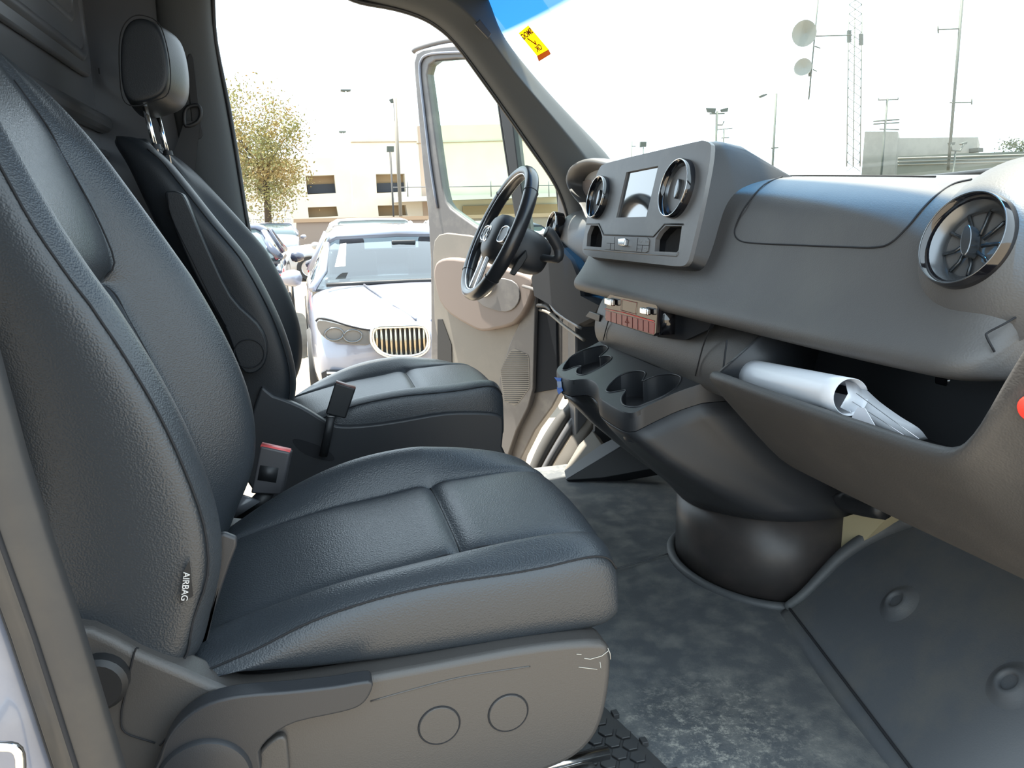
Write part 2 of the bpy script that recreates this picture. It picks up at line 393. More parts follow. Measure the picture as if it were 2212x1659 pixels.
for pts in ([(300, 1400), (290, 1410), (270, 1500), (262, 1545), (270, 1582), (335, 1605)], [(525, 1493), (505, 1510), (420, 1555), (370, 1585), (345, 1610)]):
    g.append(tubeG(cr(PS(pts, y=.9742), 4), .0013, 6))
vs, fs = loftM(g); obj('cover_joint', vs, fs, 'seam', ps)
g = [tubeG(cr(PS([(800, 1515), (900, 1487), (1000, 1462), (1120, 1443), (1145, 1440)], y=.975), 4), .0014, 6)]
vs, fs = loftM(g); obj('moulded_crease', vs, fs, 'basep', ps)
# scuffs on the front corner of the cover
g = []
for pts in ([(1262, 1422), (1275, 1424), (1300, 1417), (1314, 1406)], [(1313, 1400), (1318, 1412), (1319, 1424)], [(1245, 1413), (1256, 1414)], [(1296, 1430), (1299, 1446), (1297, 1440)], [(1250, 1441), (1290, 1446)]):
    g.append(tubeG(PS(pts, y=.9745), .0006, 5))
vs, fs = loftM(g); obj('scuff_mark', vs, fs, mat('scuffed_plastic', (.45, .43, .38), .8), ps)
# black gap cap (rear adjuster seen past the pillar)
lathe('adjuster_knob', [(0, .012), (.030, .012), (.036, .006), (.036, -.01), (0, -.01)], 'black', ps, c=P(212, 1475, y=.965), n=(0, -1, 0), seg=24)
# airbag tag sewn in the side seam
a, b_, c_, d_ = [P(u, v, y=.986) for u, v in ((409, 1212), (396, 1235), (387, 1305), (417, 1288))]
tg = obj('airbag_tag', [a, b_, c_, d_, a+V(0, .0015, 0), b_+V(0, .0015, 0), c_+V(0, .0015, 0), d_+V(0, .0015, 0)], [(0, 1, 2, 3), (4, 5, 6, 7), (0, 1, 5, 4), (1, 2, 6, 5), (2, 3, 7, 6), (3, 0, 4, 7)], 'black', ps, smooth=False)
for q in tg.data.vertices: pass
ctr = (P(403, 1240, y=.9855)+P(397, 1294, y=.9855))/2
xd = (P(396, 1296, y=.9925)-P(401, 1238, y=.9925)).normalized()
tt = text('tag_lettering', 'AIRBAG', ctr, xd, xd.cross(V(0, 1, 0)), .0115, mat('white_thread', (.6, .6, .6), .7), tg)
tt.location = -wloc(ps)+Vector((0, 0, 0)); tt.location = tt.location-tg.location
tg['label'] = 'black fabric tag lettered in white'
# grey belt buckle with red button between the seats
bkl = [(562, 964), (627, 978), (608, 1070), (545, 1062)]
q = PS(bkl, y=1.548); q[3] = q[3]+V(-.004, 0, -.004)
bo = prism('belt_buckle', q, V(.006, .022, 0), mat('grey_buckle_plastic', (.045, .045, .05), .45), ps, bevel=.004, segs=3)
q2 = [P(563, 962, y=1.551), P(626, 976, y=1.551), P(625, 982, y=1.551), P(562, 968, y=1.551)]
rb = prism('release_button', q2, V(.003, .016, .002), mat('red_button', (.65, .10, .10), .4), bo, auto=20); rb.location = (0, 0, 0)
q3 = [P(562, 1005, y=1.5472), P(602, 1011, y=1.5472), P(596, 1043, y=1.5472), P(556, 1037, y=1.5472)]
lb = prism('buckle_sticker', q3, V(0, .0012, 0), 'black', bo); lb.location = (0, 0, 0)
prism('buckle_strap', PS([(556, 1062), (590, 1066), (560, 1125), (500, 1118)], y=1.556), V(.004, .008, 0), 'black', ps)
prism('sill_plate', PS([(521, 1072), (560, 1085), (510, 1118), (470, 1110)], y=1.53), V(.003, .01, 0), 'steel', ps)
prism('seat_flap', cr(PS([(455, 1160), (512, 1163), (498, 1215), (460, 1330), (440, 1425), (402, 1442), (440, 1380), (463, 1260)], y=1.06), 2, True), V(0, .012, 0), 'plastic', ps, bevel=.004)
# seat runner seen under the front corner
tube('seat_runner', [V(.15, 1.02, .052), V(.425, 1.02, .052)], .011, 'chrome', ps, seg=16)
box('runner_rail', (.22, 1.02, .028), (.36, .04, .024), 'chrome', ps, bevel=.003)

# driver seat
DX, DY = .088, 2.30
ds = thing('driver_seat', 'black leather driver seat with raised headrest beside the open far door', 'car seat', (DX, DY, 0))
cu = cushion(ds, False, 'leather', 0, 0, .0, .040); bk2 = backrest(ds, 'leather_shaded', 0, 0, 0, 1.135, .030, .055)
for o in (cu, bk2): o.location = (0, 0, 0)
headrest(ds, -DX+.0, 0, 0, 'leather_shaded').location = (0, 0, 0)
DO = [(558, 852), (590, 855), (650, 878), (706, 911), (739, 921), (800, 918), (870, 908), (961, 893), (1040, 892), (1080, 898), (1088, 915), (1085, 965), (1075, 1060), (560, 1080)]
loop = cr(PS(DO, y=2.03), 3, True)
prism('side_cover', loop, V(0, .03, 0), 'plastic', ds, bevel=.006, segs=3, auto=50)
box('seat_base', (.26, 2.31, .17), (.46, .46, .30), 'plastic', ds, bevel=.02)
# slot in the cover with the buckle stalk rising from it
prism('cover_slot', cr(PS([(633, 955), (645, 949), (700, 968), (722, 988), (712, 996), (660, 982)], y=2.0285), 3, True), V(0, .004, 0), 'seam', ds)
bb = PS([(724, 826), (768, 840), (746, 905), (703, 894)], y=1.985)
bo = prism('belt_buckle', bb, V(.004, .026, 0), 'black', ds, bevel=.004, segs=3)
t = tube('buckle_stalk', [P(715, 900, y=1.995), P(708, 940, y=2.0), P(698, 985, y=2.01)], .011, 'black', bo, seg=10, flat=.5); t.location = (0, 0, 0)
q2 = [P(726, 825, y=1.987), P(768, 838, y=1.987), P(767, 842, y=1.987), P(725, 829, y=1.987)]
rb = prism('release_button', q2, V(.002, .02, .001), mat('brown_button', (.16, .08, .07), .4), bo); rb.location = (0, 0, 0)
# folded-up armrest
AR = [(357, 425), (364, 413), (386, 415), (402, 432), (440, 520), (498, 640), (556, 700), (577, 745), (572, 785), (548, 806), (520, 795), (488, 712), (430, 610), (380, 500)]
ar = prism('armrest', cr(PS(AR, y=2.0), 3, True), V(0, .05, 0), 'leather_shaded', ds, bevel=.012, segs=4, auto=60)
o = tube('armrest_seam', cr(PS([(362, 418), (372, 470), (415, 560), (460, 650), (489, 705)], y=1.998), 4), .0016, 'seam', ar, seg=6); o.location = (0, 0, 0)
c = P(538, 764, y=1.997)
o = tube('pivot_cap', ringpts(c, (0, -1, 0), .036, 48), .0015, 'seam', ar, closed=True, seg=6); o.location = (0, 0, 0)
# ------------------------------------------------------------------ van shell
# floor with a dusty patch of its own shape
def floor_mat():
    m = mat('dusty_rubber_floor', (0.085, 0.093, 0.100), 0.5, bump=('noise', 330, 0.4, 0.0012))
    nt = m.node_tree; b = nt.nodes['Principled BSDF']; tc = [n for n in nt.nodes if n.type == 'TEX_COORD'][0]
    def noise(s, d=8, r=.6):
        n = nt.nodes.new('ShaderNodeTexNoise'); n.inputs['Scale'].default_value = s; n.inputs['Detail'].default_value = d; n.inputs['Roughness'].default_value = r
        nt.links.new(tc.outputs['Object'], n.inputs['Vector']); return n.outputs['Fac']
    def rng(o, a, c):
        n = nt.nodes.new('ShaderNodeMapRange'); n.inputs[1].default_value = a; n.inputs[2].default_value = c; nt.links.new(o, n.inputs[0]); return n.outputs[0]
    def math_(op, a, c):
        n = nt.nodes.new('ShaderNodeMath'); n.operation = op; nt.links.new(a, n.inputs[0])
        if isinstance(c, float): n.inputs[1].default_value = c
        else: nt.links.new(c, n.inputs[1])
        return n.outputs[0]
    def spot(c, r):
        n = nt.nodes.new('ShaderNodeVectorMath'); n.operation = 'DISTANCE'; nt.links.new(tc.outputs['Object'], n.inputs[0]); n.inputs[1].default_value = c
        q = nt.nodes.new('ShaderNodeMapRange'); q.inputs[1].default_value = r; q.inputs[2].default_value = r*.2; nt.links.new(n.outputs['Value'], q.inputs[0]); return q.outputs[0]
    a = math_('MULTIPLY', rng(noise(48, 14, .85), .50, .64), spot((.64, 1.06, 0), .27))
    b2 = math_('MULTIPLY', rng(noise(14, 8, .7), .45, .75), .35)
    s = math_('ADD', a, b2)
    mx = nt.nodes.new('ShaderNodeMix'); mx.data_type = 'RGBA'; mx.inputs[6].default_value = (.085, .093, .100, 1); mx.inputs[7].default_value = (.40, .39, .34, 1)
    nt.links.new(s, mx.inputs[0]); nt.links.new(mx.outputs[2], b.inputs['Base Color'])
    r = nt.nodes.new('ShaderNodeMapRange'); r.inputs[3].default_value = .38; r.inputs[4].default_value = .8; nt.links.new(s, r.inputs[0]); nt.links.new(r.outputs[0], b.inputs['Roughness'])
    return m
M['floord'] = floor_mat()
g = []; NX, NY = 40, 44; vs = []; fs = []
def fz(x, y):
    z = .006*math.sin(9*x+2)*math.sin(7*y)
    d = math.hypot((x-.66)/.16, (y-1.22)/.13); z += -.016*math.exp(-d*d)      # the trodden hollow
    return z-.002 if y < 2.35 else z*.3
for i in range(NX+1):
    for j in range(NY+1):
        x = -.56+1.92*i/NX; y = .80+1.80*j/NY; vs.append(V(x, y, fz(x, y)))
fs = [(i*(NY+1)+j, (i+1)*(NY+1)+j, (i+1)*(NY+1)+j+1, i*(NY+1)+j+1) for i in range(NX) for j in range(NY)]
n0 = len(vs); vs += [V(p.x, p.y, -.06) for p in vs[:n0]]
fs += [tuple(k+n0 for k in f) for f in fs]
fo = obj('floor', vs, fs, 'floord'); struct(fo, 'grey rubber cab floor dusted with dry chalky scuffs', 'floor')
vs, fs = loftM([tubeG(cr([P(1300, 1236, z=.003), P(1370, 1217, z=.003), P(1442, 1196, z=.003)], 4), .0022, 6)]); obj('floor_joint', vs, fs, 'toe', fo)
for (u, v, s) in ((1339, 1388, .004), (1352, 1380, .0018), (1366, 1403, .002), (1326, 1384, .0015), (1655, 1645, .002)):
    pass
# toe board with two domed fasteners
A_, B_ = V(1.034, 1.405, .0), V(.905, .88, .0)
e = (B_-A_).normalized(); up = V(.68, -.17, .71).normalized(); up = (up-e*up.dot(e)).normalized(); nrm = e.cross(up).normalized()
if nrm.x > 0: nrm = -nrm
TBP = (A_, nrm)
secs = []
for s in (-.02, .0, .01, .03, .08, .16, .26, .36, .46):
    row = []
    for t in (0, .02, .1, .25, .45, .7, .95):
        p = A_+e*t*.74+up*s*1.0; lift = .02*math.exp(-((s-.0)/.03)**2)
        if s <= 0: p = p+V(-.012 if s < 0 else -.002, 0, .004 if s >= 0 else .0)
        row.append(p)
    secs.append(row)
tb = loft('toe_board', secs, 'toe', None, closed=False, solid=.012)
tag(tb, 'dark felt-covered toe board sloping up under the glove compartment', 'floor panel')
for (u, v, r) in ((1942, 1303, .030), (2187, 1480, .030)):
    c = P(u, v, pl=(A_+nrm*.006, nrm))
    lathe('fastener', [(0, .007), (.0145, .007), (.016, .013), (.020, .0145), (.025, .012), (.032, .006), (.042, .0005), (.055, -.003)], 'toe', tb, c=c, n=nrm, seg=36, auto=75, capped=False)
    
w = [(1698, 1312), (1735, 1285), (1775, 1245), (1815, 1205), (1860, 1172), (1915, 1142), (1975, 1118)]
pts = [P(u, v, pl=(A_+nrm*.010, nrm)) for u, v in w]
tube('raised_edge', cr(pts, 4), [.010+.012*i/24 for i in range(25)], 'floor', tb, seg=10)
vs, fs = tubeG(cr([A_+nrm*.009+up*.012, A_+e*.3+nrm*.009+up*.012, A_+e*.66+nrm*.009+up*.012], 6), .0028, 6); obj('lower_seam', vs, fs, 'seam', tb)
pr_ = prism('bulkhead_insulation', cr(PS([(1815, 1120), (1925, 1100), (1900, 1135), (1860, 1175), (1830, 1200), (1790, 1210)], x=1.18), 2, True), V(.05, 0, 0), 'beige')
tag(pr_, 'patch of beige foam and bare metal showing beside the pedestal under the glove compartment', 'insulation')
tube('wiring_loom', cr(PS([(1818, 1068), (1830, 1085), (1870, 1095), (1910, 1100)], x=1.12), 3), .022, 'black', None, seg=10)
tag(bpy.data.objects['wiring_loom'], 'black wiring loom hanging above the beige foam patch', 'cable')

# honeycomb rubber mat
vs, fs = [], []; parts = []
edge = [V(.484, 1.20, 0), V(.530, .99, 0)]
def ex(y): return edge[0].x+(edge[0].y-y)/(edge[0].y-edge[1].y)*(edge[1].x-edge[0].x)
parts.append(prismG([V(.12, 1.205, .006), V(ex(1.205), 1.205, .006), V(ex(.86), .86, .006), V(.12, .86, .006)], V(0, 0, .005)))
R_ = .0150
for i in range(-2, 22):
    for j in range(0, 20):
        x = .30+i*R_*1.8; y = .87+j*R_*2.08+(R_*1.04 if i % 2 else 0)
        if x > ex(y)-.013 or y > 1.195 or x < .3: continue
        parts.append(prismG([V(x+R_*math.cos(k*math.pi/3), y+R_*math.sin(k*math.pi/3), .011) for k in range(6)], V(0, 0, .0035)))
for y in (1.16, 1.075, .99):
    x = ex(y); parts.append(boxG((x+.004, y, .011), (.012, .016, .010)))
vs, fs = loftM(parts); mt = obj('floor_mat', vs, fs, 'rubber', smooth=False, bevel=.0008, segs=1)
tag(mt, 'black honeycomb rubber mat poking out from under the front seat', 'mat')

# near B-pillar: body paint, rubber seal, striker
pts = [(-.285, 1.66), (-.262, 1.05), (-.252, .83), (-.243, .728), (-.234, .653), (-.221, .561), (-.203, .404), (-.185, .25), (-.17, .10), (-.16, -.1)]
def pil(name, prof, m, **k):
    secs = [[V(x+dx, .72+dy, z) for dx, dy in prof] for x, z in pts]
    return loft(name, secs, m, None, **k)
w = pil('trim_1', [(0, 0), (-.006, -.010), (-.022, -.013), (-.034, -.010), (-.040, -.016), (-.047, -.010), (-.054, -.012), (-.060, 0), (-.055, .02), (-.01, .02)], 'rubber')
struct(w, 'ribbed black rubber door seal running down the left edge', 'door seal'); w_seal = w
w = pil('wall_near', [(-.056, .0), (-.075, -.006), (-.12, .004), (-.30, .02), (-.30, .06), (-.056, .05)], 'body', sub=1)
struct(w, 'blue-grey painted door pillar at the far left bottom', 'pillar')
for k_, off in enumerate((-.0375, -.0500, -.0585)):
    tube('seal_groove', cr([V(x+off, .7085+.004*k_, z) for x, z in pts], 3), .0030-.0006*k_, 'seam', w_seal, seg=6)
c = P(28, 1608, y=.705)
st = tube('door_striker', cr([c+V(-.06, 0, -.035), c+V(-.02, -.02, .012), c+V(.0, -.024, .016), c+V(.012, -.02, .0), c+V(-.004, -.012, -.07)], 5), .0045, 'chrome', None, seg=12)
tag(st, 'bright metal door striker loop on the painted pillar', 'latch')
vs, fs = tubeG(cr(PS([(0, 1245), (15, 1300), (35, 1370), (60, 1410)], y=.722), 4), .0012, 6)
obj('paint_chip', vs, fs, mat('bare_primer', (.5, .48, .42), .7), w)

# bulkhead behind the seats
XB = -.57
wb = box('wall_rear', (XB-.02, 1.75, .85), (.04, 1.90, 1.8), 'steel'); struct(wb, 'dark grey pressed steel bulkhead behind the seats', 'bulkhead')
def emb(name, y1, z0, y0, z1, r, d, parent=wb, m='steel', bev=.008):
    lp = []
    for cy, cz, a0 in ((y1-r, z0+r, -90), (y1-r, z1-r, 0), (y0+r, z1-r, 90), (y0+r, z0+r, 180)):
        for k in range(7): a = math.radians(a0+15*k); lp.append(V(XB-.002, cy+r*math.cos(a), cz+r*math.sin(a)))
    return prism(name, lp, V(d, 0, 0), m, parent, bevel=bev, segs=4, auto=60)
def embr(name, y1, z0, y0, z1, r, wd, d):          # raised rib frame
    lp = []; 
    for cy, cz, a0 in ((y1-r, z0+r, -90), (y1-r, z1-r, 0), (y0+r, z1-r, 90), (y0+r, z0+r, 180)):
        for k in range(7): a = math.radians(a0+15*k); lp.append(V(XB+.004, cy+r*math.cos(a), cz+r*math.sin(a)))
    return tube(name, lp, wd, 'steel', wb, seg=10, closed=True)
emb('pressed_panel', 2.60, 1.335, .95, 1.74, .05, .018)
embr('pressed_rib', 2.555, 1.385, 1.0, 1.80, .06, .020, .01)
embr('pressed_rib', 2.47, 1.465, 1.05, 1.85, .05, .017, .01)
emb('pressed_panel', 2.40, 1.515, 1.1, 1.85, .04, .030, bev=.012)
tube('cross_rail', [V(XB+.012, .85, 1.22), V(XB+.012, 2.66, 1.22)], .028, 'steel', wb, seg=12)
tube('cross_rail', [V(XB+.008, .85, 1.13), V(XB+.008, 2.66, 1.13)], .014, 'steel', wb, seg=12)
prism('slot', cr(PS([(240, 318), (246, 318), (247, 338), (241, 338)], x=XB+.003), 2, True), V(.002, 0, 0), 'black', wb)
# far side wall behind the door opening and B-pillar trim
lp = [V(-.60, 2.66, 0), V(-.30, 2.66, 0), V(-.29, 2.66, .9), V(-.285, 2.66, 1.3), V(-.29, 2.66, 1.74), V(-.60, 2.66, 1.74)]
ws = prism('wall_far', lp, V(0, .06, 0), 'steel', None, bevel=.004); struct(ws, 'dark grey side wall between bulkhead and door pillar', 'wall')
prism('wall_slot', cr(PS([(208, 62), (216, 62), (219, 120), (216, 175), (209, 120)], x=XB+.02), 2, True), V(.004, 0, 0), 'black', ws)
secs = []
for (u, v) in [(452, -90), (455, 0), (461, 90), (487, 220), (506, 330), (527, 465), (545, 560), (575, 760)]:
    p = P(u, v, y=2.665); x, z = p.x, p.z
    secs.append([V(x, 2.70, z), V(x+.002, 2.672, z), V(x-.006, 2.650, z), V(x-.025, 2.630, z), V(x-.06, 2.618, z), V(x-.13, 2.622, z), V(x-.16, 2.65, z), V(x-.16, 2.70, z)])
secs.append([V(q.x, q.y, .02) for q in secs[-1]])
bp = loft('trim_2', secs, 'trim', None, sub=1); struct(bp, 'dark grey door pillar trim behind the driver headrest', 'pillar')
vs, fs = tubeG(cr([s[1]+V(.004, .002, 0) for s in secs[:-1]], 3), .007, 8); sl_ = obj('trim_3', vs, fs, 'rubber'); struct(sl_, 'thin black rubber seal along the edge of the far door opening', 'door seal')
prism('belt_slider_slot', cr(PS([(404, 126), (418, 128), (432, 250), (438, 292), (420, 294), (408, 200)], y=2.618), 3, True), V(0, .004, 0), 'black', bp, bevel=.002)
sb = thing('seat_belt', 'black seat belt looped through its guide on the far door pillar', 'seat belt', P(420, 245, y=2.6))
tube('belt_guide', cr(PS([(405, 232), (428, 228), (434, 246), (426, 264), (402, 272), (398, 250)], y=2.598), 3, True), .006, 'black', sb, seg=10, closed=True)
bl = PS([(398, 262), (432, 262), (424, 340), (418, 420), (350, 420), (372, 340)], y=2.600)
prism('belt_webbing', bl, V(0, .003, 0), 'black', sb)

# roof: headliner with a raised lip over the door, header over the windscreen
def wtop(y): return .655+.085*(1-((y-1.74)/.90)**2)
def wbot(y): return 1.10+.27*(1-((y-1.74)/.90)**2)
ys = [.80+.0945*i for i in range(21)]
lp = [V(-.62, .78, 1.66), V(-.62, 2.72, 1.66)]+[V(wtop(y)-.01, y, 1.66) for y in reversed(ys)]
rf = prism('ceiling', lp, V(0, 0, .10), 'trim', None, bevel=.01); struct(rf, 'dark headliner', 'ceiling')
secs = [[V(wtop(y)+a, y, z) for a, z in ((-.10, 1.67), (-.085, 1.635), (-.03, 1.615), (.0, 1.615), (.012, 1.64), (.0, 1.69))] for y in ys]
hd = loft('trim_4', secs, 'trim', None, sub=1); struct(hd, 'dark header trim above the windscreen', 'header')
# roof side rail over the far door, sweeping into the A-pillar
Lp = [(700, -34), (740, -16), (780, 0), (850, 13), (905, 30), (945, 52), (985, 88), (1042, 165), (1100, 246), (1150, 318), (1192, 378), (1216, 425), (1232, 480), (1242, 560)]
Mp = [(700, -120), (750, -90), (820, -62), (910, -30), (970, -4), (1010, 25), (1052, 70), (1100, 142), (1142, 192), (1190, 248), (1238, 306), (1272, 348), (1300, 400), (1310, 480)]
Rp = [(800, -170), (850, -140), (930, -110), (990, -80), (1030, -45), (1062, 0), (1078, 70), (1136, 143), (1176, 190), (1222, 240), (1276, 295), (1328, 348), (1352, 400), (1360, 480)]
secs = []
for l, q, r in zip(Lp, Mp, Rp):
    a = P(*l, y=2.68); b = P(*q, y=2.575); c = P(*r, y=2.635)
    secs.append([a+V(0, .05, 0), a, a.lerp(b, .18)+V(0, -.022, 0), a.lerp(b, .5)+V(0, -.012, 0), a.lerp(b, .9), b, b.lerp(c, .10), b.lerp(c, .5)+V(0, 0, 0), c, c+V(.01, .05, .02), (a+c)/2+V(0, .09, .04)])
ap = loft('trim_5', secs, 'trim', None, sub=2); struct(ap, 'dark cloth-covered windscreen pillar, its outer strip lit by the sun', 'pillar')
rp = [a[1]+V(.0, .012, -.004) for a in secs]
vs, fs = tubeG(cr(rp, 3), .008, 8); o = obj('trim_6', vs, fs, 'rubber'); struct(o, 'black rubber seal around the front of the far door opening', 'door seal')
lg = PS([(1026, 52), (1037, 41), (1062, 72), (1055, 83)], y=2.535)
prism('pillar_badge', lg, V(0, .01, 0), 'plastic', ap, bevel=.002)
# the near A-pillar (outside the frame, it shades the cab)
na = tube('trim_7', [V(.62, .80, 1.64), V(.85, .79, 1.36), V(1.08, .78, 1.08), V(1.15, .78, .80), V(1.12, .78, .1)], .05, 'trim', None, seg=10); struct(na, 'near windscreen pillar', 'pillar')
# windscreen glass with its blue sun band
vs = []; NU, NW = 24, 24; idx = {}
for i in range(NU+1):
    for j in range(NW+1):
        y = .84+1.86*i/NU; t = j/NW
        xt, xb = wtop(y), wbot(y); zb = 1.00
        vs.append(V(xt+(xb-xt)*t+.02*math.sin(math.pi*t), y, 1.625-(1.625-zb)*t))
fs = [(i*(NW+1)+j, (i+1)*(NW+1)+j, (i+1)*(NW+1)+j+1, i*(NW+1)+j+1) for i in range(NU) for j in range(NW)]
gm = glassmat('windscreen_glass', (.93, .965, .955), .05)
nt = gm.node_tree; tr = [n for n in nt.nodes if n.type == 'BSDF_TRANSPARENT'][0]
tc = nt.nodes.new('ShaderNodeTexCoord'); sx = nt.nodes.new('ShaderNodeSeparateXYZ'); nt.links.new(tc.outputs['Object'], sx.inputs[0])
r = nt.nodes.new('ShaderNodeMapRange'); r.inputs[1].default_value = 1.540; r.inputs[2].default_value = 1.515; nt.links.new(sx.outputs['Z'], r.inputs[0])
mx = nt.nodes.new('ShaderNodeMix'); mx.data_type = 'RGBA'; mx.inputs[6].default_value = (.03, .17, .40, 1); mx.inputs[7].default_value = (.93, .965, .955, 1)
nt.links.new(r.outputs[0], mx.inputs[0]); nt.links.new(mx.outputs[2], tr.inputs[0])
wg = obj('window_1', vs, fs, gm); struct(wg, 'windscreen glass with a blue sun band along its top', 'windscreen')
def wpt(u, v):                               # where a sight line meets the screen
    d = ray(u, v); best = None
    for k in range(4000):
        t = .8+k*.001; p = CAM+d*t
        tt = (1.625-p.z)/(.625); s = wtop(p.y)+(wbot(p.y)-wtop(p.y))*tt+.02*math.sin(math.pi*tt)
        if p.x >= s: return p
    return p
# emissions sticker, read from behind, on the glass
q = [wpt(u, v) for u, v in ((1122, 70), (1143, 53), (1187, 105), (1162, 119))]
n = (q[1]-q[0]).cross(q[3]-q[0]).normalized()
if n.x > 0: n = -n
yl = bpy.data.materials.new('yellow_paper'); yl.use_nodes = True
b = yl.node_tree.nodes['Principled BSDF']; b.inputs['Base Color'].default_value = (1.0, .78, .02, 1); b.inputs['Roughness'].default_value = .6
b.inputs['Transmission Weight'].default_value = 0
tl = yl.node_tree.nodes.new('ShaderNodeBsdfTranslucent'); tl.inputs[0].default_value = (1, .80, .05, 1)
ms = yl.node_tree.nodes.new('ShaderNodeMixShader'); ms.inputs[0].default_value = .7
yl.node_tree.links.new(b.outputs[0], ms.inputs[1]); yl.node_tree.links.new(tl.outputs[0], ms.inputs[2]); yl.node_tree.links.new(ms.outputs[0], yl.node_tree.nodes['Material Output'].inputs[0])
stk = prism('windscreen_sticker', [p+n*.004 for p in q], n*.0006, yl, None, smooth=False)
tag(stk, 'small yellow smog check sticker stuck high on the windscreen, read from behind', 'sticker')
def trans(name, c, k):
    m_ = yl.copy(); m_.name = name
    for nn in m_.node_tree.nodes:
        if nn.type == 'BSDF_TRANSLUCENT': nn.inputs[0].default_value = (*c, 1)
        if nn.type == 'BSDF_PRINCIPLED': nn.inputs['Base Color'].default_value = (*[a*.6 for a in c], 1)
    return m_
om = trans('orange_print', (.42, .17, .05), 1)
q2 = [wpt(u, v) for u, v in ((1162, 119), (1187, 105), (1192, 115), (1166, 131))]
prism('orange_strip', [p+n*.0045 for p in q2], n*.0006, om, stk, smooth=False)
rd = mat('sticker_ink', (.30, .04, .01), .7)
xd = (q[0]-q[1]).normalized(); yd = (q[0]-q[3]).normalized(); yd = (yd-xd*yd.dot(xd)).normalized()
ce = lambda a, t: (q[0].lerp(q[3], t)).lerp(q[1].lerp(q[2], t), a)+n*.0052
sh = yd*0
text('sticker_word', 'SMOG', ce(.5, .20), xd, yd, .027, rd, stk, bold=.0007)
text('sticker_word', 'OK', ce(.5, .80), xd, yd, .027, rd, stk, bold=.0007)
tk = [ce(.5, .36)+xd*.016+yd*.004, ce(.5, .60)-xd*.004-yd*.006, ce(.5, .52)-xd*.010]
vs, fs = tubeG(tk, .0020, 6); obj('check_mark', vs, fs, rd, stk)

# far door sill, kick plate and body edge, curving up to the hinge pillar
def band(name, pts, w0, y0, y1, m, lab=None, cat=None, dz=0.0):
    """strip following pixel path pts (left edge) at lateral y0 to (right edge) y1"""
    return None
SIL = [((1068, 985), (1092, 1000)), ((1095, 925), (1118, 945)), ((1125, 880), (1152, 900)), ((1160, 840), (1185, 858)), ((1192, 800), (1215, 812)), ((1205, 740), (1226, 740)), ((1210, 600), (1232, 600))]
def sill(name, Lpx, Rpx, yL, yR, m, lab, cat, th=.02):
    a = cr(PS(Lpx, y=yL), 4); b = cr(PS(Rpx, y=yR), 4); n_ = min(len(a), len(b)); secs = []
    for p, q in zip(a[:n_], b[:n_]):
        mid = (p+q)/2+V(-.002, -.006, .004); secs.append([p, mid, q, q+V(.02, .03, -.03), p+V(.02, .03, -.03)])
    o = loft(name, secs, m, None, sub=1); struct(o, lab, cat); return o
sill('trim_8', [(1128, 1040), (1148, 985), (1170, 940), (1200, 895), (1228, 862), (1240, 800), (1238, 700)], [(1150, 1040), (1176, 990), (1200, 948), (1226, 905), (1245, 870), (1256, 800), (1254, 700)], 2.76, 2.72, mat('sill_rubber', (.05, .048, .045), .6), 'outer rubber edge of the far door sill', 'sill')
sill('trim_9', [(1150, 1040), (1176, 990), (1200, 948), (1226, 905), (1245, 870), (1256, 800)], [(1172, 1046), (1196, 996), (1218, 960), (1240, 925), (1262, 895), (1272, 820)], 2.72, 2.70, mat('sill_metal', (.085, .085, .09), .35), 'bare metal lip of the far door sill', 'sill')
sill('trim_10', [(1172, 1046), (1196, 996), (1218, 960), (1240, 925), (1262, 895), (1272, 820)], [(1205, 1060), (1235, 1000), (1256, 970), (1275, 935), (1285, 905), (1290, 830)], 2.70, 2.62, mat('sill_cloth', (.055, .05, .043), .8), 'inner cloth-covered far door sill', 'sill')
# kick panel and footrest on the driver side
kp = prism('kick_panel', cr(PS([(1200, 1062), (1235, 1000), (1262, 965), (1285, 930), (1290, 860), (1400, 860), (1420, 1000), (1340, 1030)], y=2.60), 1, True), V(0, .02, 0), 'plastic', None); tag(kp, 'dark kick panel beside the driver footrest', 'panel')
fr = thing('footrest', 'pale ribbed driver footrest wedge on the floor by the far sill', 'footrest', (.95, 2.45, 0))
top = [P(1228, 1030, z=.0), P(1218, 1012, z=.02), P(1250, 950, z=.11), P(1278, 926, z=.15), P(1298, 962, z=.12), P(1300, 975, z=.10)]
q = [P(1218, 1018, y=2.48), P(1224, 1005, y=2.50), P(1250, 960, y=2.54), P(1280, 930, y=2.56), P(1300, 960, y=2.48), P(1292, 968, y=2.46)]
prism('ribbed_pad', q, V(.03, .0, -.03), mat('footrest_pad', (.10, .09, .075), .7), fr, bevel=.003)
q = [P(1222, 1036, y=2.42), P(1218, 1016, y=2.48), P(1298, 962, y=2.46), P(1330, 944, y=2.46), P(1348, 960, y=2.38)]
prism('wedge_body', q, V(.04, 0, -.05), 'plastic', fr, bevel=.004)
q = [P(1222, 1037, y=2.415), P(1348, 962, y=2.375), P(1420, 1010, y=2.3), P(1300, 1032, y=2.37)]
prism('wedge_side', q, V(.04, .01, -.03), 'black', fr, bevel=.002)

wf = box('wall_front', (1.385, 1.75, .42), (.03, 1.98, 1.14), 'black'); struct(wf, 'dark firewall under the dash', 'wall')
wk = box('wall_side', (1.215, 2.735, .45), (.31, .03, .96), 'steel'); struct(wk, 'painted side panel ahead of the far door opening', 'wall')
wk = box('wall_side_near', (1.20, .72, .45), (.34, .03, .96), 'steel'); struct(wk, 'painted side panel ahead of the near door opening', 'wall')

hp = box('trim_11', (1.03, 2.715, .56), (.13, .09, .98), 'steel', bevel=.01); struct(hp, 'grey hinge pillar below the windscreen pillar', 'pillar')
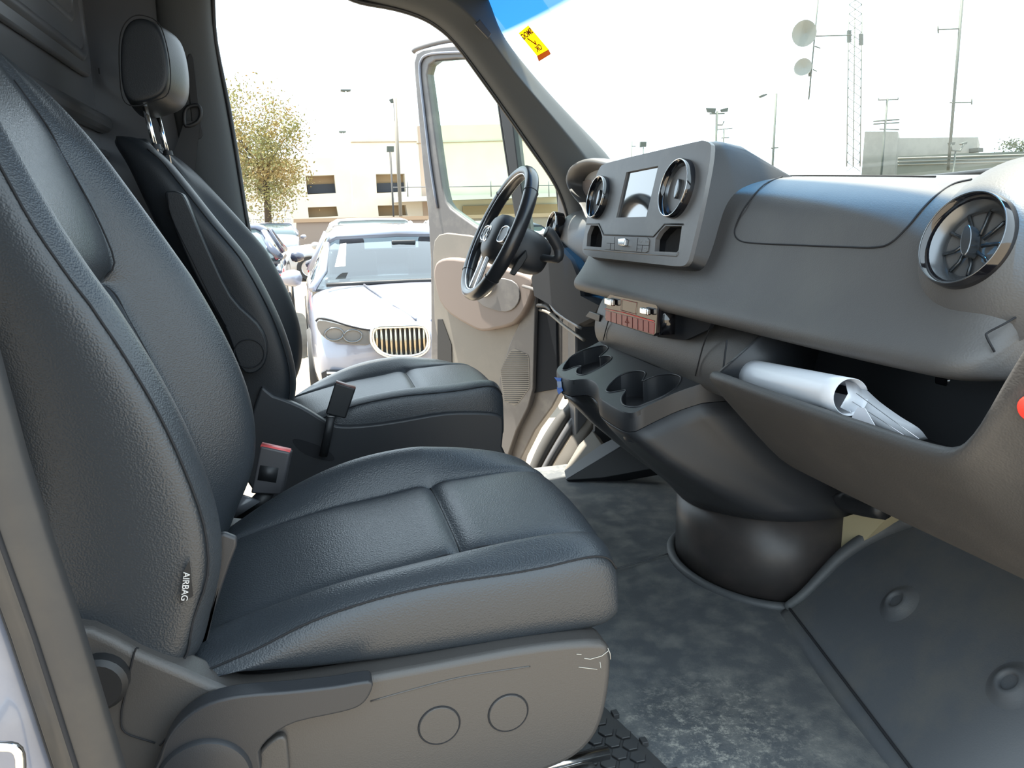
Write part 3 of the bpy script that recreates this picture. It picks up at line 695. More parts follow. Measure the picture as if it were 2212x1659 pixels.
# ------------------------------------------------------------------ dashboard
db = thing('dashboard', 'wide grained dark grey dashboard across the cab under the windscreen', 'dashboard', (.95, 1.78, .70))
def dprof(y):
    """cross-section of the upper dash, from the screen base round the face to the underside"""
    e = max(0, min(1, (y-2.05)/.5)); r = max(0, min(1, (1.02-y)/.26)); lift = -.034*max(0, min(1, (1.45-y)/.55))+.006*math.exp(-((y-.80)/.12)**2)
    xo = r*r*.018
    p = [(1.40, .975+lift*.6), (1.25, .990+lift*.7), (1.10, .994+lift*.8), (1.00, .994+lift), (.945, .990+lift), (.895, .974+lift), (.866, .945+lift*.8), (.852, .905+lift*.4), (.842, .865), (.828, .82), (.806, .775), (.782, .742), (.770, .728), (.772, .708), (.79, .698), (.86, .695), (1.0, .69)]
    return [(x+xo*(1 if z < .9 else .6), z) for x, z in p]
ys = [2.18, 2.175, 2.15, 2.05, 1.9, 1.75, 1.6, 1.5, 1.4, 1.3, 1.2, 1.1, 1.0, .93, .87, .82, .78, .75, .735]
secs = []
for y in ys:
    pr_ = dprof(y)
    s = 1.0; 
    k = {2.18: .93, 2.175: .97, .75: .96, .735: .90}.get(y, 1)
    cx, cz = 1.15, .84
    secs.append([V(cx+(x-cx)*k, y, cz+(z-cz)*k) for x, z in pr_])
dash = loft('dash_body', secs, 'dash', db, sub=2)
def dsurf(u, v):
    """first hit of a sight line on the dash face (by marching)"""
    d = ray(u, v); t = .6
    while t < 3.5:
        p = CAM+d*t
        if .74 < p.y < 2.2:
            pf = dprof(p.y); xs_ = None
            if pf[0][1] > 0 and p.z <= pf[4][1]+.004:
                for (x1, z1), (x2, z2) in zip(pf[3:13], pf[4:14]):
                    if min(z1, z2) <= p.z <= max(z1, z2):
                        k = (p.z-z2)/((z1-z2) or 1e-6); xs_ = x2+(x1-x2)*k; break
                if xs_ is not None and p.x >= xs_: return p
        t += .001
    return P(u, v, x=.85)
# storage lid line on the passenger side, windscreen-side joint
lid = [(1690, 382), (1650, 400), (1615, 440), (1595, 475), (1587, 503), (1598, 520), (1630, 526), (1720, 530), (1820, 534), (1890, 535), (1925, 525), (1960, 492), (1990, 455), (2020, 425), (2060, 398), (2100, 388)]
vs, fs = loftM([tubeG(cr([dsurf(u, v)+V(-.0005, 0, .0005) for u, v in lid], 4), .0016, 6)])
obj('storage_lid_joint', vs, fs, 'seam', db)
jn = [V(1.0+.0, y, dprof(y)[3][1]+.0015) for y in (2.0, 1.8, 1.5, 1.2, 1.05)]
vs, fs = tubeG(cr(jn, 5), .0016, 6); obj('top_cover_joint', vs, fs, 'seam', db)
vs, fs = tubeG(cr([dsurf(u, v)+V(-.001, 0, 0) for u, v in ((2212, 676), (2170, 700), (2136, 718), (2133, 728), (2150, 760))], 3), .0015, 6); obj('end_cap_joint', vs, fs, 'seam', db)
gl = [V(wbot(y)-.03, y, .985) for y in (.86+.088*i for i in range(21))]
vs, fs = tubeG(gl, .006, 8); obj('screen_base_trim', vs, fs, 'black', db)

def vent(name, c, n, r, parent, blades=True, up=(0, 0, 1), closed_flap=False, lab=None, tw=0):
    n = Vector(n).normalized(); x, y, _ = frame(n, up)
    body = lathe(name, [(0, -.035), (r*.70, -.030), (r*.80, -.012), (r*.88, .004), (r*.90, .006)], 'black', parent, c=(0, 0, 0), n=n, seg=56, local=True, capped=False)
    body.location = Vector(c)-wloc(parent)
    lathe('bezel', [(r*.84, -.010), (r*.86, .004), (r*.92, .012), (r*.97, .014), (r*1.0, .008), (r*1.01, -.006), (r*1.01, -.02)], 'gloss', body, n=n, seg=64, local=True, capped=False, c=(0, 0, 0))
    tube('bright_ring', ringpts(n*.0135, n, r*.955, 64), .0012, 'chrome' if r < .0661 and n.z < .3 else 'satindark', body, closed=True, seg=6, local=True)
    lathe('inner_ring', [(r*.86, .002), (r*.70, -.010), (r*.68, -.016)], 'satindark', body, n=n, seg=56, local=True, capped=False)
    if closed_flap:
        lathe('closed_flap', [(0, -.006), (r*.3, -.007), (r*.66, -.020)], 'plastic', body, n=n, seg=48, local=True, capped=False)
    else:
        for k in range(9):
            a = math.radians(40*k+tw); d = x*math.cos(a)+y*math.sin(a); e2 = (x*math.cos(a+.25)+y*math.sin(a+.25))
            tube('vane', [d*r*.20-n*.012, e2*r*.45-n*.014, e2*r*.68-n*.012], .0026, 'lens_black', body, seg=6, local=True)
    h = x*.0
    vs, fs = prismG([y*(.022*math.sin(t))*1.0+x*(.008*math.cos(t))-n*.014 for t in [2*math.pi*k/20 for k in range(20)]], n*.018)
    obj('vent_knob', vs, fs, 'satindark', body, local=True, bevel=.0015, auto=40)
    if lab: body['label'] = lab
    return body
M['satindark'] = mat('dark_satin_metal', (.16, .17, .18), .25, metal=.8)
vent('air_vent', P(2090, 520, x=.838), (-.93, -.03, .34), .0645, db, up=(0, .3, 1), tw=10, lab='round gloss black vent at the passenger end')
# raised pod behind the end vent
lathe('vent_pod', [(.0645, -.004), (.071, -.007), (.086, -.015), (.108, -.030), (.135, -.055)], 'dash', db, c=P(2090, 520, x=.838), n=(-.93, -.03, .34), seg=48, capped=False)

# infotainment panel (its own tilted plane)
p0 = V(.845, 1.8, 1.068); p1 = V(.785, 1.8, .803); nz = (p0-p1).cross(V(0, 1, 0)).normalized()
if nz.x > 0: nz = -nz
PLN = (p0, nz)
pp = lambda pts, off=0.0: [P(u, v, pl=(p0+nz*off, nz)) for u, v in pts]
ow = [(1312, 352), (1400, 330), (1500, 307), (1520, 304), (1533, 309), (1536, 322), (1530, 370), (1512, 460), (1492, 545), (1484, 568), (1470, 575), (1430, 572), (1350, 563), (1280, 555), (1264, 550), (1258, 540), (1260, 520), (1270, 460), (1284, 395), (1294, 365)]
screen = [(1353, 372), (1422, 358), (1396, 468), (1331, 470)]
pkL = [(1276, 487), (1292, 487), (1297, 497), (1301, 512), (1299, 534), (1267, 532), (1269, 505)]
pkR = [(1438, 488), (1473, 488), (1466, 540), (1462, 545), (1414, 543), (1416, 516), (1424, 502)]
rnd = lambda lp, n=3: lp
cp = plate('control_panel', cr(pp(ow), 2, True), [pp(screen), pp(pkL), pp(pkR)], -nz*.010, 'panel', db, hole_d=-nz*.012, floor=False)
bk_ = cr(pp([(a+0, b) for a, b in ow], -.0), 2, True)
# deep shroud behind the panel down to the dash
mid = sum(bk_, Vector())/len(bk_)
s0 = [p-nz*.012 for p in bk_]; s1 = [mid+(p-mid)*1.035-nz*.03 for p in bk_]; s2 = [mid+(p-mid)*1.03-nz*.07+V(0, -.012 if p.y < mid.y else 0, 0) for p in bk_]; s3 = [V(p.x+.16, mid.y+(p.y-mid.y)*1.25, min(p.z-.05 if p.z > .95 else p.z, .985)) for p in bk_]
loft('panel_shroud', [[mid+(p-mid)*.99-nz*.0035 for p in bk_], s0, s1, s2, s3], 'plastic', db, cap=False)
scp = pp([(1350, 368), (1426, 354), (1399, 471), (1328, 473)], -.006)
prism('touch_screen', scp, -nz*.006, mat('screen_glass', (.02, .022, .025), .06, spec=1.0, coat=1.0), cp, smooth=False)
lp = pp([(1328, 367), (1432, 344)], .0)
for pk in (pkL, pkR):
    q = pp(pk, -.0121); m_ = sum(q, Vector())/len(q)
    vs, fs = prismG([m_+(p-m_)*1.0 for p in q], -nz*.05); fs = [f for i, f in enumerate(fs) if i != 0]
    obj('storage_pocket', vs, fs, 'black', cp, smooth=False)
# recess strip around the lower storage, key row, toggle
vs, fs = loftM([tubeG(pp([(1268, 484), (1294, 484), (1304, 507), (1412, 511), (1436, 484), (1476, 485)], .0), .0022, 6)]); obj('recess_edge', vs, fs, 'black', cp)
vs, fs = loftM([tubeG(pp([(1262, 538), (1330, 543), (1400, 549), (1462, 553), (1466, 545)], .0), .0022, 6)]); obj('lower_lip', vs, fs, 'panel', cp)
kr = cr(pp([(1312, 512), (1400, 514), (1404, 519), (1401, 543), (1396, 546), (1309, 539)], 0), 1, True)
ks = prism('key_row', kr, nz*.0022, 'panel', cp, bevel=.0006)
for a in ([(1378, 514), (1375, 543)], [(1376, 529), (1402, 530)], [(1388, 529), (1386, 544)], [(1311, 525), (1327, 526)], [(1319, 525), (1318, 540)], [(1328, 512), (1327, 540)]): tube('key_gap', pp(a, .0023), .0006, 'seam', ks, seg=5)
for (u, v, s) in ((1384, 521, 'o'), (1397, 521, 'o'), (1380, 537, 'o'), (1394, 537, 'o')):
    o = obj('key_symbol', *tubeG(pp([(u-2.2, v-1), (u+2.2, v-1), (u+2.2, v+2), (u-2.2, v+2)], .0024), .0005, 4, closed=True), mat('pale_print', (.5, .5, .5), .6), ks)
tg_ = pp([(1342, 517), (1356, 516), (1358, 518), (1356, 532), (1342, 531)], .002)
prism('toggle', tg_, nz*.010, 'chrome', cp, bevel=.002)
vent('air_vent', P(1294, 427, pl=(p0+nz*.004, nz)), nz+V(0, 0, .0), .060, cp, up=(0, 0, 1), tw=0, lab='round chrome ringed vent left of the screen').location
vent('air_vent', P(1464, 408, pl=(p0+nz*.004, nz)), nz+V(0, 0, .0), .066, cp, closed_flap=True, lab='round chrome ringed vent right of the screen, flap closed')

# instrument hood and driver side dash
hood = []
HP = [(1218, 392), (1219, 372), (1232, 352), (1262, 341), (1296, 345), (1312, 352)]
lo = [(1238, 450), (1236, 430), (1246, 410), (1270, 395), (1300, 400), (1315, 410)]
a = cr(PS(HP, x=.86), 4); b = cr(PS(HP, x=1.12), 4)
top = [P(u, v, x=.90) for u, v in HP]
hd_l = [[p+V(0, 0, 0) for p in cr([V(.90, P(u, v, x=.90).y, P(u, v, x=.90).z) for u, v in HP], 4)],
        [p for p in cr([V(.865, P(u, v, x=.90).y+0, P(u, v, x=.90).z-.012) for u, v in HP], 4)],
        [p for p in cr([V(.885, P(u, v, x=.90).y-.008*0, P(u, v, x=.90).z-.035) for u, v in HP], 4)]]
hy = [(q.y, q.z) for q in PS([(1262, 470), (1250, 440), (1232, 418), (1219, 392), (1221, 370), (1234, 352), (1262, 341), (1296, 345), (1330, 360), (1350, 385)], x=.893)]
def hs(x, k, dz): return [V(x, 2.26+(y-2.26)*k, .90+(z-.90)*k+dz) for y, z in cr([V(a_, b_, 0) for a_, b_ in hy], 4) for y, z in [(0, 0)]] if False else [V(x, 2.26+(q.x-2.26)*k, .90+(q.y-.90)*k+dz) for q in cr([V(a_, b_, 0) for a_, b_ in hy], 4)]
hood_secs = [hs(1.20, .92, -.06), hs(1.02, 1.0, -.012), hs(.93, 1.0, -.0), hs(.900, .985, .0), hs(.893, .955, -.002), hs(.905, .91, -.004), hs(.93, .88, -.006), hs(.95, .86, -.008)]
loft('instrument_hood', hood_secs, 'dash', db, closed=False, sub=1, solid=.002)
cl = hs(.948, .87, -.01); prism('instrument_dial', [V(q.x, q.y, q.z) for q in cl]+[V(.948, 1.99, .87), V(.948, 2.50, .87)], V(.012, 0, 0), 'doorp', db)
ic = cr(PS([(1245, 398), (1292, 390), (1290, 455), (1262, 455), (1250, 430)], x=.944), 2, True); prism('dial_lens', ic, V(.004, 0, 0), mat('dial_glass', (.20, .16, .14), .1, spec=.8), db)
# lower binnacle sweeping down from the hood and far end of the dash
far = []
for y, dx, dz in ((2.10, .05, -.02), (2.2, .03, -.02), (2.35, .012, -.02), (2.5, .0, -.012), (2.58, -.004, -.008), (2.63, .006, -.016), (2.655, .03, -.04)):
    far.append([V(1.35, y, .96+dz), V(1.15, y, .96+dz), V(1.0+dx, y, .958+dz), V(.925+dx, y, .945+dz), V(.885+dx, y, .915+dz), V(.872+dx, y, .86+dz), V(.875+dx, y, .79), V(.885+dx, y, .73), V(.93+dx, y, .70), V(1.2, y, .69)])
loft('driver_dash', far, 'dash', db, sub=2)
vent('air_vent', P(1197, 491, x=.864), (-.97, .02, .22), .054, db, tw=15, lab='round vent at the driver end, seen edge-on')
lw = [V(.97, 2.64, .73), V(.90, 2.45, .70), V(.86, 2.25, .68), V(.84, 2.05, .66)]
LD = [(1168, 548), (1205, 520), (1240, 560), (1256, 600), (1262, 640), (1305, 662), (1290, 690), (1255, 706), (1225, 690), (1190, 660), (1155, 640), (1148, 600)]
secs = []
for x, k in ((.852, .94), (.862, 1.0), (.90, 1.01), (1.0, 1.01)):
    q = PS(LD, x=.86); c_ = sum(q, Vector())/len(q); secs.append([V(x, (c_+(p-c_)*k).y, (c_+(p-c_)*k).z) for p in q])
loft('driver_lower_cover', secs, 'shade_dark', db, auto=30)
tube('cover_edge', cr(PS([(1130, 618), (1160, 628), (1185, 650), (1200, 672), (1225, 690), (1255, 708)], x=.86), 4), .007, 'doorm', db, seg=8)
tube('bonnet_lever', cr(PS([(1162, 660), (1180, 662), (1192, 672)], x=.90), 3), .008, 'black', db, seg=8)
tube('cover_edge', cr(PS([(1160, 668), (1185, 676), (1220, 705), (1262, 735)], x=.93), 4), .006, 'doorp', db, seg=8)

# centre stack below the dash lip
cs = []
for y, o in ((2.16, .03), (2.13, .005), (2.0, 0), (1.8, 0), (1.6, .0), (1.5, 0), (1.35, .0), (1.28, .004), (1.26, .02)):
    cs.append([V(.95+o, y, .70), V(.86+o, y, .698), V(.835+o, y, .66), V(.822+o, y, .62), V(.818+o, y, .585), V(.826+o, y, .55), V(.86+o, y, .52), V(1.0, y, .50)])
loft('centre_stack', cs, 'dash', db, sub=2)
vs, fs = tubeG(cr(PS([(1315, 690), (1308, 715), (1303, 735)], x=.818), 3), .0015, 6); obj('stack_joint', vs, fs, 'seam', db)
vs, fs = tubeG(cr(PS([(1535, 705), (1518, 750), (1502, 812)], x=.816), 3), .0015, 6); obj('stack_joint', vs, fs, 'seam', db)
prism('small_cubby', PS([(1277, 672), (1300, 680), (1298, 695), (1268, 683)], x=.828), V(-.006, 0, 0), 'black', db, bevel=.002)
prism('recess_shade', cr(PS([(1422, 655), (1540, 690), (1530, 712), (1480, 735), (1420, 728)], x=.812), 1, True), V(.01, 0, 0), 'shade_dark', db)  # flat dark sheet standing for the shade in the recess
sw = thing('switch_panel', 'gloss black climate switch panel with two silver rockers below the dash lip', 'control panel', P(1365, 685, x=.775))
sp = [(1312, 640), (1318, 635), (1416, 656), (1421, 662), (1418, 720), (1412, 726), (1312, 694), (1306, 688)]
prism('panel_face', PS(sp, x=.772), V(.02, 0, 0), mat('smoked_black', (.012, .010, .012), .16, spec=.35), sw, bevel=.002, segs=2)
red = mat('reddish_keys', (.34, .05, .05), .4)  # plain even red for the key strip
prism('key_strip', PS([(1308, 670), (1414, 697), (1412, 723), (1308, 692)], x=.771), V(.003, 0, 0), red, sw, bevel=.001)
for k in range(1, 9): tube('key_gap', PS([(1308+k*11.6, 671+k*2.95), (1308+k*11.6, 692+k*3.3)], x=.7705), .0006, 'seam', sw, seg=4)
tri = PS([(1350, 696), (1354, 688), (1358, 698)], x=.7702); obj('hazard_symbol', *tubeG(tri, .0007, 5, closed=True), mat('red_print', (.6, .06, .05), .5), sw)
for (u, v) in ((1322, 652), (1399, 672)):
    rk = prism('rocker', PS([(u-8, v-9), (u+8, v-5), (u+8, v+9), (u-8, v+5)], x=.770), V(-.012, 0, 0), 'chrome', sw, bevel=.003)
obj('red_edge', *tubeG(PS([(1307, 667), (1345, 675), (1412, 694)], x=.7705), .0012, 5), mat('red_line', (.95, .12, .1), .5), sw)
obj('display_frame', *tubeG(PS([(1343, 647), (1375, 654), (1373, 679), (1341, 670)], x=.7705), .0006, 5, closed=True), mat('red_line_2', (.55, .12, .1), .5), sw)
prism('panel_side', PS([(1420, 660), (1432, 664), (1430, 724), (1418, 722)], x=.78), V(.05, 0, 0), 'gloss', sw)

# glove compartment: open bin with a deep outer face
gb = thing('glove_compartment', 'open dark glove compartment bin under the passenger side dash', 'glove compartment', (.80, .95, .55))
lipL, lipR = 1.185, .655
def gsec(y, k=1.0):
    z0 = .637+.006*max(0, (1.0-y)/.35)
    rise = tab([(.56, .20), (.60, .13), (.625, .07), (.645, .03), (.665, .008), (.70, 0)], y)
    zt = z0+rise; xf_ = .70-.0*rise
    return [V(xf_+.018, y, zt-.004), V(xf_+.006, y, zt+.002), V(xf_-.003, y, zt-.004), V(xf_-.002, y, zt-.016), V(xf_+.04, y, z0-.06), V(xf_+.10, y, z0-.125), V(xf_+.16, y, z0-.185), V(xf_+.19, y, z0-.205), V(xf_+.30, y, z0-.20)]
gs = [gsec(y) for y in (1.255, 1.25, 1.23, 1.17, 1.05, .92, .80, .73, .69, .665, .645, .625, .60, .56)]
for p in gs[0]: p.x += .10; p.z -= .05
for p in gs[1]: p.x += .05; p.z -= .02
loft('outer_face', gs, 'dash_shaded', gb, closed=False, sub=1, solid=.006)
# inside: back wall, left wall, floor, right wall
q = [V(.90, 1.20, .70), V(.90, .66, .70), V(.90, .64, .56), V(.90, 1.22, .56)]
vs = [V(.715, 1.21, .625), V(.715, .655, .632), V(.90, .655, .575), V(.90, 1.21, .575), V(.93, 1.21, .695), V(.93, .655, .695)]
obj('bin_liner', vs, [(0, 1, 2, 3), (3, 2, 5, 4)], 'black', gb, solid=.004, smooth=False)
prism('bin_cheek', [V(.712, 1.205, .632), V(.93, 1.205, .56), V(.93, 1.205, .70), V(.80, 1.205, .70)], V(0, .012, 0), 'plastic', gb)
prism('bin_cheek', [V(.72, .64, .64), V(.93, .64, .56), V(.93, .64, .72), V(.72, .64, .72)], V(0, -.012, 0), 'plastic', gb)
c = P(2040, 822, x=.925); lathe('catch', [(0, .006), (.012, .006), (.018, 0), (0, 0)], 'gloss', gb, c=c, n=(-1, 0, 0), seg=20)
tube('bin_joint', PS([(1570, 735), (1562, 800), (1590, 825)], x=.735), .002, 'seam', gb, seg=6)
rr = lathe('red_reflector', [(0, .006), (.012, .004), (.014, 0), (0, 0)], mat('bright_red', (.8, .03, .02), .3), None, c=P(2230, 882, x=.705), n=(-1, -.4, 0), seg=24); tag(rr, 'red round mark at the right edge beside the open bin', 'reflector')

# rolled plastic document sleeve lying in the bin
pw = mat('milky_plastic', (.62, .64, .68), .3, spec=.5)
dcs = thing('document_sleeve', 'milky plastic sleeve rolled up and slumped in the open glove compartment', 'document', P(1720, 840, x=.79))
a = P(1622, 812, x=.785); b = P(1838, 858, x=.745)
ax = (b-a).normalized(); x_, y_, _ = frame(ax)
secs = []
for k in range(9):
    t = k/8; c = a.lerp(b, t); r_ = .030-.003*t
    secs.append([c+x_*(r_*math.cos(w))+y_*(r_*math.sin(w)) for w in [math.radians(20+330*i/28) for i in range(29)]])
loft('rolled_tube', secs, pw, dcs, closed=False, solid=.001)
rows = [[(1825, 822), (1862, 835), (1900, 868), (1945, 900), (1985, 925), (2004, 948)], [(1832, 850), (1860, 880), (1890, 900), (1925, 925), (1960, 942), (1985, 952)], [(1815, 880), (1835, 890), (1860, 905), (1890, 925), (1920, 938), (1945, 950)]]
sh = [cr([P(u, v, x=.745+.02*i+(.01 if k == 0 else -.012 if k == 2 else 0)) for i, (u, v) in enumerate(r)], 3) for k, r in enumerate(rows)]
loft('slumped_sheet', sh, pw, dcs, closed=False, solid=.0008)
prism('white_slip', PS([(1852, 880), (1868, 882), (1890, 920), (1838, 905)], x=.742), V(.001, 0, 0), mat('white_paper', (.75, .75, .8), .6), dcs, smooth=False)
obj('crease', *loftM([tubeG(PS(q, x=.752), .0006, 4) for q in ([(1832, 862), (1900, 905), (1960, 945)], [(1850, 850), (1925, 905), (1985, 948)], [(1828, 870), (1842, 900)])]), 'satin', dcs)
# ------------------------------------------------------------------ cup holder console on its pedestal
ch = thing('cup_holder_console', 'black console with lobed cup holders sloping out from the centre stack on a pedestal', 'console', (1.0, 1.7, 0))
ta, tb_, tc_ = V(.832, 2.107, .55), V(.835, 1.475, .55), V(.69, 1.78, .485)
tn = (tb_-ta).cross(tc_-ta).normalized()
if tn.z < 0: tn = -tn
TP = (ta, tn); tp = lambda pts, off=0: [P(u, v, pl=(ta+tn*off, tn)) for u, v in pts]
front = [(1298, 736), (1270, 751), (1241, 767), (1220, 781), (1208, 791), (1203, 800), (1210, 811), (1232, 821), (1252, 819), (1273, 819), (1288, 828), (1294, 841), (1296, 858), (1310, 869), (1336, 884), (1354, 891), (1371, 891), (1397, 878), (1462, 847), (1518, 828)]
back = [(1501, 813), (1419, 793), (1354, 765)]
hl = [(1215, 797), (1230, 774), (1248, 762), (1267, 754), (1301, 746), (1313, 750), (1310, 758), (1295, 771), (1306, 769), (1320, 770), (1319, 778), (1301, 791), (1284, 800), (1267, 808), (1254, 810), (1245, 806), (1247, 797), (1256, 791), (1241, 793), (1223, 800)]
hr = [(1310, 841), (1319, 828), (1341, 810), (1367, 802), (1388, 802), (1395, 808), (1390, 819), (1389, 823), (1401, 817), (1423, 810), (1451, 808), (1469, 813), (1471, 821), (1462, 836), (1440, 852), (1419, 862), (1397, 871), (1375, 879), (1354, 878), (1344, 871), (1343, 858), (1351, 846), (1350, 843), (1336, 845), (1319, 848), (1311, 846)]
fr_ = tp(front); outer = cr(fr_, 3)+tp(back)
plate('tray', outer, [cr(tp(hl), 3, True), cr(tp(hr), 3, True)], V(0, 0, -.012), 'plastic', ch, hole_d=V(.004, 0, -.085))
vs, fs = loftM([tubeG(cr(tp(h, .0), 3, True), .0022, 8, True) for h in (hl, hr)]); obj('cup_rim', vs, fs, 'plastic', ch)
NF = 40
f0 = resamp(cr(fr_, 3), NF, closed=False)
ctr_ = sum(f0, Vector())/NF
col = []
for k in range(NF):
    t = k/(NF-1); a = math.radians(90+180*t) if False else math.pi*(.5+t)      # from far side round the rear to the near side
    cx = 1.115; rx = .205; ry = .255
    col.append(V(cx+rx*math.cos(a), 1.665+ry*math.sin(a), .215-.03*0))
col[0].x = col[-1].x = 1.16
col = resamp(cr(col, 2), NF, closed=False)
for q in col: q.z = .19+.10*max(0, (1.70-q.y))
def mixsec(t, ez):
    out = []
    for a, b in zip([p-V(0, 0, .047) for p in f0], col):
        q = a.lerp(b, t); out.append(V(a.x+(b.x-a.x)*ez, a.y+(b.y-a.y)*t, a.z+(b.z-a.z)*t))
    return out
S = [[p for p in f0], [p-V(.0015, 0, .004) for p in f0], [p-V(0, 0, .045) for p in f0]]
def closeb(s, z=None):
    a, b = s[-1], s[0]; return s+[V(a.x+.10, a.y, a.z), V(b.x+.10, b.y, b.z)]
ctr = lambda s, k: [V(ctr_.x+(p.x-ctr_.x)*k, ctr_.y+(p.y-ctr_.y)*k, p.z) for p in s]
loft('tray_rim', [closeb(s) for s in S], 'plastic', ch, cap=False)
B = [ctr(mixsec(0, 0), .985), mixsec(.0, 0), mixsec(.12, .08), mixsec(.3, .22), mixsec(.5, .42), mixsec(.7, .65), mixsec(.88, .88), mixsec(1, 1)]
loft('console_body', [closeb(s) for s in B], 'plastic', ch)
inn = [[V(1.115+(p.x-1.115)*.975, 1.665+(p.y-1.665)*.975, z if z is not None else p.z) for p in col] for z in (None, .09, .0)]
loft('pedestal', [closeb(s) for s in inn], mat('worn_brown_black_plastic', (.036, .032, .031), .4, mott=(10, (.055, .046, .042), .45, .7)), ch)
fl_ = [V(1.115+(p.x-1.115)*1.03, 1.665+(p.y-1.665)*1.03, .004) for p in col]
tube('base_flange', fl_, [.004+.008*min(1, i/12) for i in range(NF)], 'floor', ch, seg=10)
tape = thing('blue_tape', 'scrap of blue masking tape stuck on the corner of the cup holder console', 'tape', P(1206, 828, y=2.05))
tpm = mat('faded_tape', (.35, .45, .65), .5)
c_ = f0[8]
q = [P(u, v, x=.672) for u, v in ((1197, 815), (1211, 817), (1210, 824), (1204, 824))]; prism('torn_end', q, V(.002, 0, 0), 'bluetape', tape, smooth=False)
q = [P(u, v, x=.671) for u, v in ((1203, 824), (1211, 824), (1212, 837), (1205, 838))]; prism('strip', q, V(.002, 0, 0), tpm, tape, smooth=False)
q = [P(u, v, x=.672) for u, v in ((1203, 836), (1212, 836), (1215, 844), (1207, 852), (1204, 846))]; prism('torn_end', q, V(.002, 0, 0), 'bluetape', tape, smooth=False)

# ------------------------------------------------------------------ steering wheel and column
wc = P(1075, 507, y=2.24); wn = V(-.894, 0, .447).normalized(); wu = V(.447, 0, .894).normalized(); ws_ = V(0, 1, 0)
sw_ = thing('steering_wheel', 'black leather steering wheel with a silver inner ring and round hub pad', 'steering wheel', wc)
def wp(r, a, h=0): return wc+wu*(r*math.cos(a))+ws_*(r*math.sin(a))+wn*h
def rimr(a): return .203*(1-.04*max(0, -math.cos(a))**4)
secs = []
for k in range(72):
    a = 2*math.pi*k/72; s = []
    g_ = 1+.10*math.exp(-((abs(math.sin(a))-1)/.25)**2)
    for j in range(14):
        b = 2*math.pi*j/14; s.append(wp(rimr(a)+.0165*g_*math.cos(b), a, .021*math.sin(b)))
    secs.append(s)
secs.append(secs[0]); loft('rim', secs, mat('rim_leather', (.016, .017, .020), .28, spec=.6), sw_, cap=False)
tube('silver_ring', [wp(rimr(2*math.pi*k/72)-.013, 2*math.pi*k/72, .012) for k in range(72)], .0022, 'satin', sw_, closed=True, seg=8)
for a in (math.radians(50), math.radians(-50), math.radians(130), math.radians(-130)): tube('rim_seam', [wp(rimr(a)+.0175*math.cos(b), a, .0220*math.sin(b)) for b in [2*math.pi*j/16 for j in range(16)]], .0009, 'seam', sw_, closed=True, seg=5)
prof = [(0, .030), (.03, .029), (.055, .024), (.070, .012), (.076, -.004), (.078, -.03), (.06, -.045), (0, -.05)]
lathe('hub_pad', prof, 'plastic', sw_, c=wc-wu*.01, n=wn, seg=48)
lathe('emblem_ring', [(.021, .0305), (.0235, .032), (.026, .0305)], 'chrome', sw_, c=wc-wu*.01, n=wn, seg=36, capped=False)
vs, fs = loftM([tubeG([wc-wu*.01+wn*.031, wc-wu*.01+wn*.0305+(wu*math.cos(a)+ws_*math.sin(a))*.022], [.003, .0008], 5) for a in (0, 2.094, 4.189)]); obj('emblem_star', vs, fs, 'chrome', sw_)
for sgn in (-1, 1):
    q = [wp(.065, sgn*(math.pi/2-.30), .006), wp(.182, sgn*(math.pi/2-.08), .004), wp(.182, sgn*(math.pi/2+.18), .004), wp(.065, sgn*(math.pi/2+.45), .006)]
    sp_ = prism('spoke', q, -wn*.018, 'plastic', sw_, bevel=.004)
    q = [wp(.080, sgn*(math.pi/2-.22), .012), wp(.140, sgn*(math.pi/2-.14), .011), wp(.150, sgn*(math.pi/2+.05), .011), wp(.135, sgn*(math.pi/2+.17), .011), wp(.080, sgn*(math.pi/2+.28), .012)]
    pd = prism('button_pad', cr(q, 3, True), -wn*.012, 'plastic', sw_, bevel=.002)
    t = tube('pad_surround', cr([p+wn*.001 for p in q], 3, True), .0022, 'satin', pd, closed=True, seg=6); t.location = (0, 0, 0)
for a in (-.22, .22):
    q = [wp(.072, math.pi+a*1.6-.10, .012), wp(.180, math.pi+a*.75-.055, .008), wp(.180, math.pi+a*.75+.055, .008), wp(.072, math.pi+a*1.6+.10, .012)]
    prism('lower_spoke', q, -wn*.012, 'satin', sw_, bevel=.003)
stc = thing('steering_column', 'dark steering column shroud with a chunky selector stalk behind the wheel', 'steering column', wc+V(.12, 0, -.06))
ad = -wn; secs = []
for d_, rw, rh in ((.035, .050, .050), (.04, .060, .060), (.075, .068, .066), (.11, .070, .066), (.14, .066, .060), (.17, .05, .045)):
    secs.append([wc+ad*d_+ws_*(rw*math.copysign(abs(math.cos(b))**.7, math.cos(b)))+wu*(rh*math.copysign(abs(math.sin(b))**.7, math.sin(b))-.008) for b in [2*math.pi*j/28 for j in range(28)]])
loft('shroud', secs, 'plastic', stc, sub=1)
sk = PS([(1178, 560), (1203, 560), (1207, 540), (1198, 520), (1188, 505), (1180, 500)], y=2.12)
sk[0] = wc+ad*.13+V(0, -.05, -.01)
tube('selector_stalk', cr(sk, 4), [.011]*4+[.012, .013, .014, .0145]+[.015, .0155, .016, .016]+[.0165]*9, 'plastic', stc, seg=14)
k_ = PS([(1138, 540), (1120, 560), (1103, 592), (1112, 596), (1128, 575), (1140, 556)], y=2.14); prism('wiper_stalk', k_, V(0, .02, 0), 'black', stc, bevel=.003)

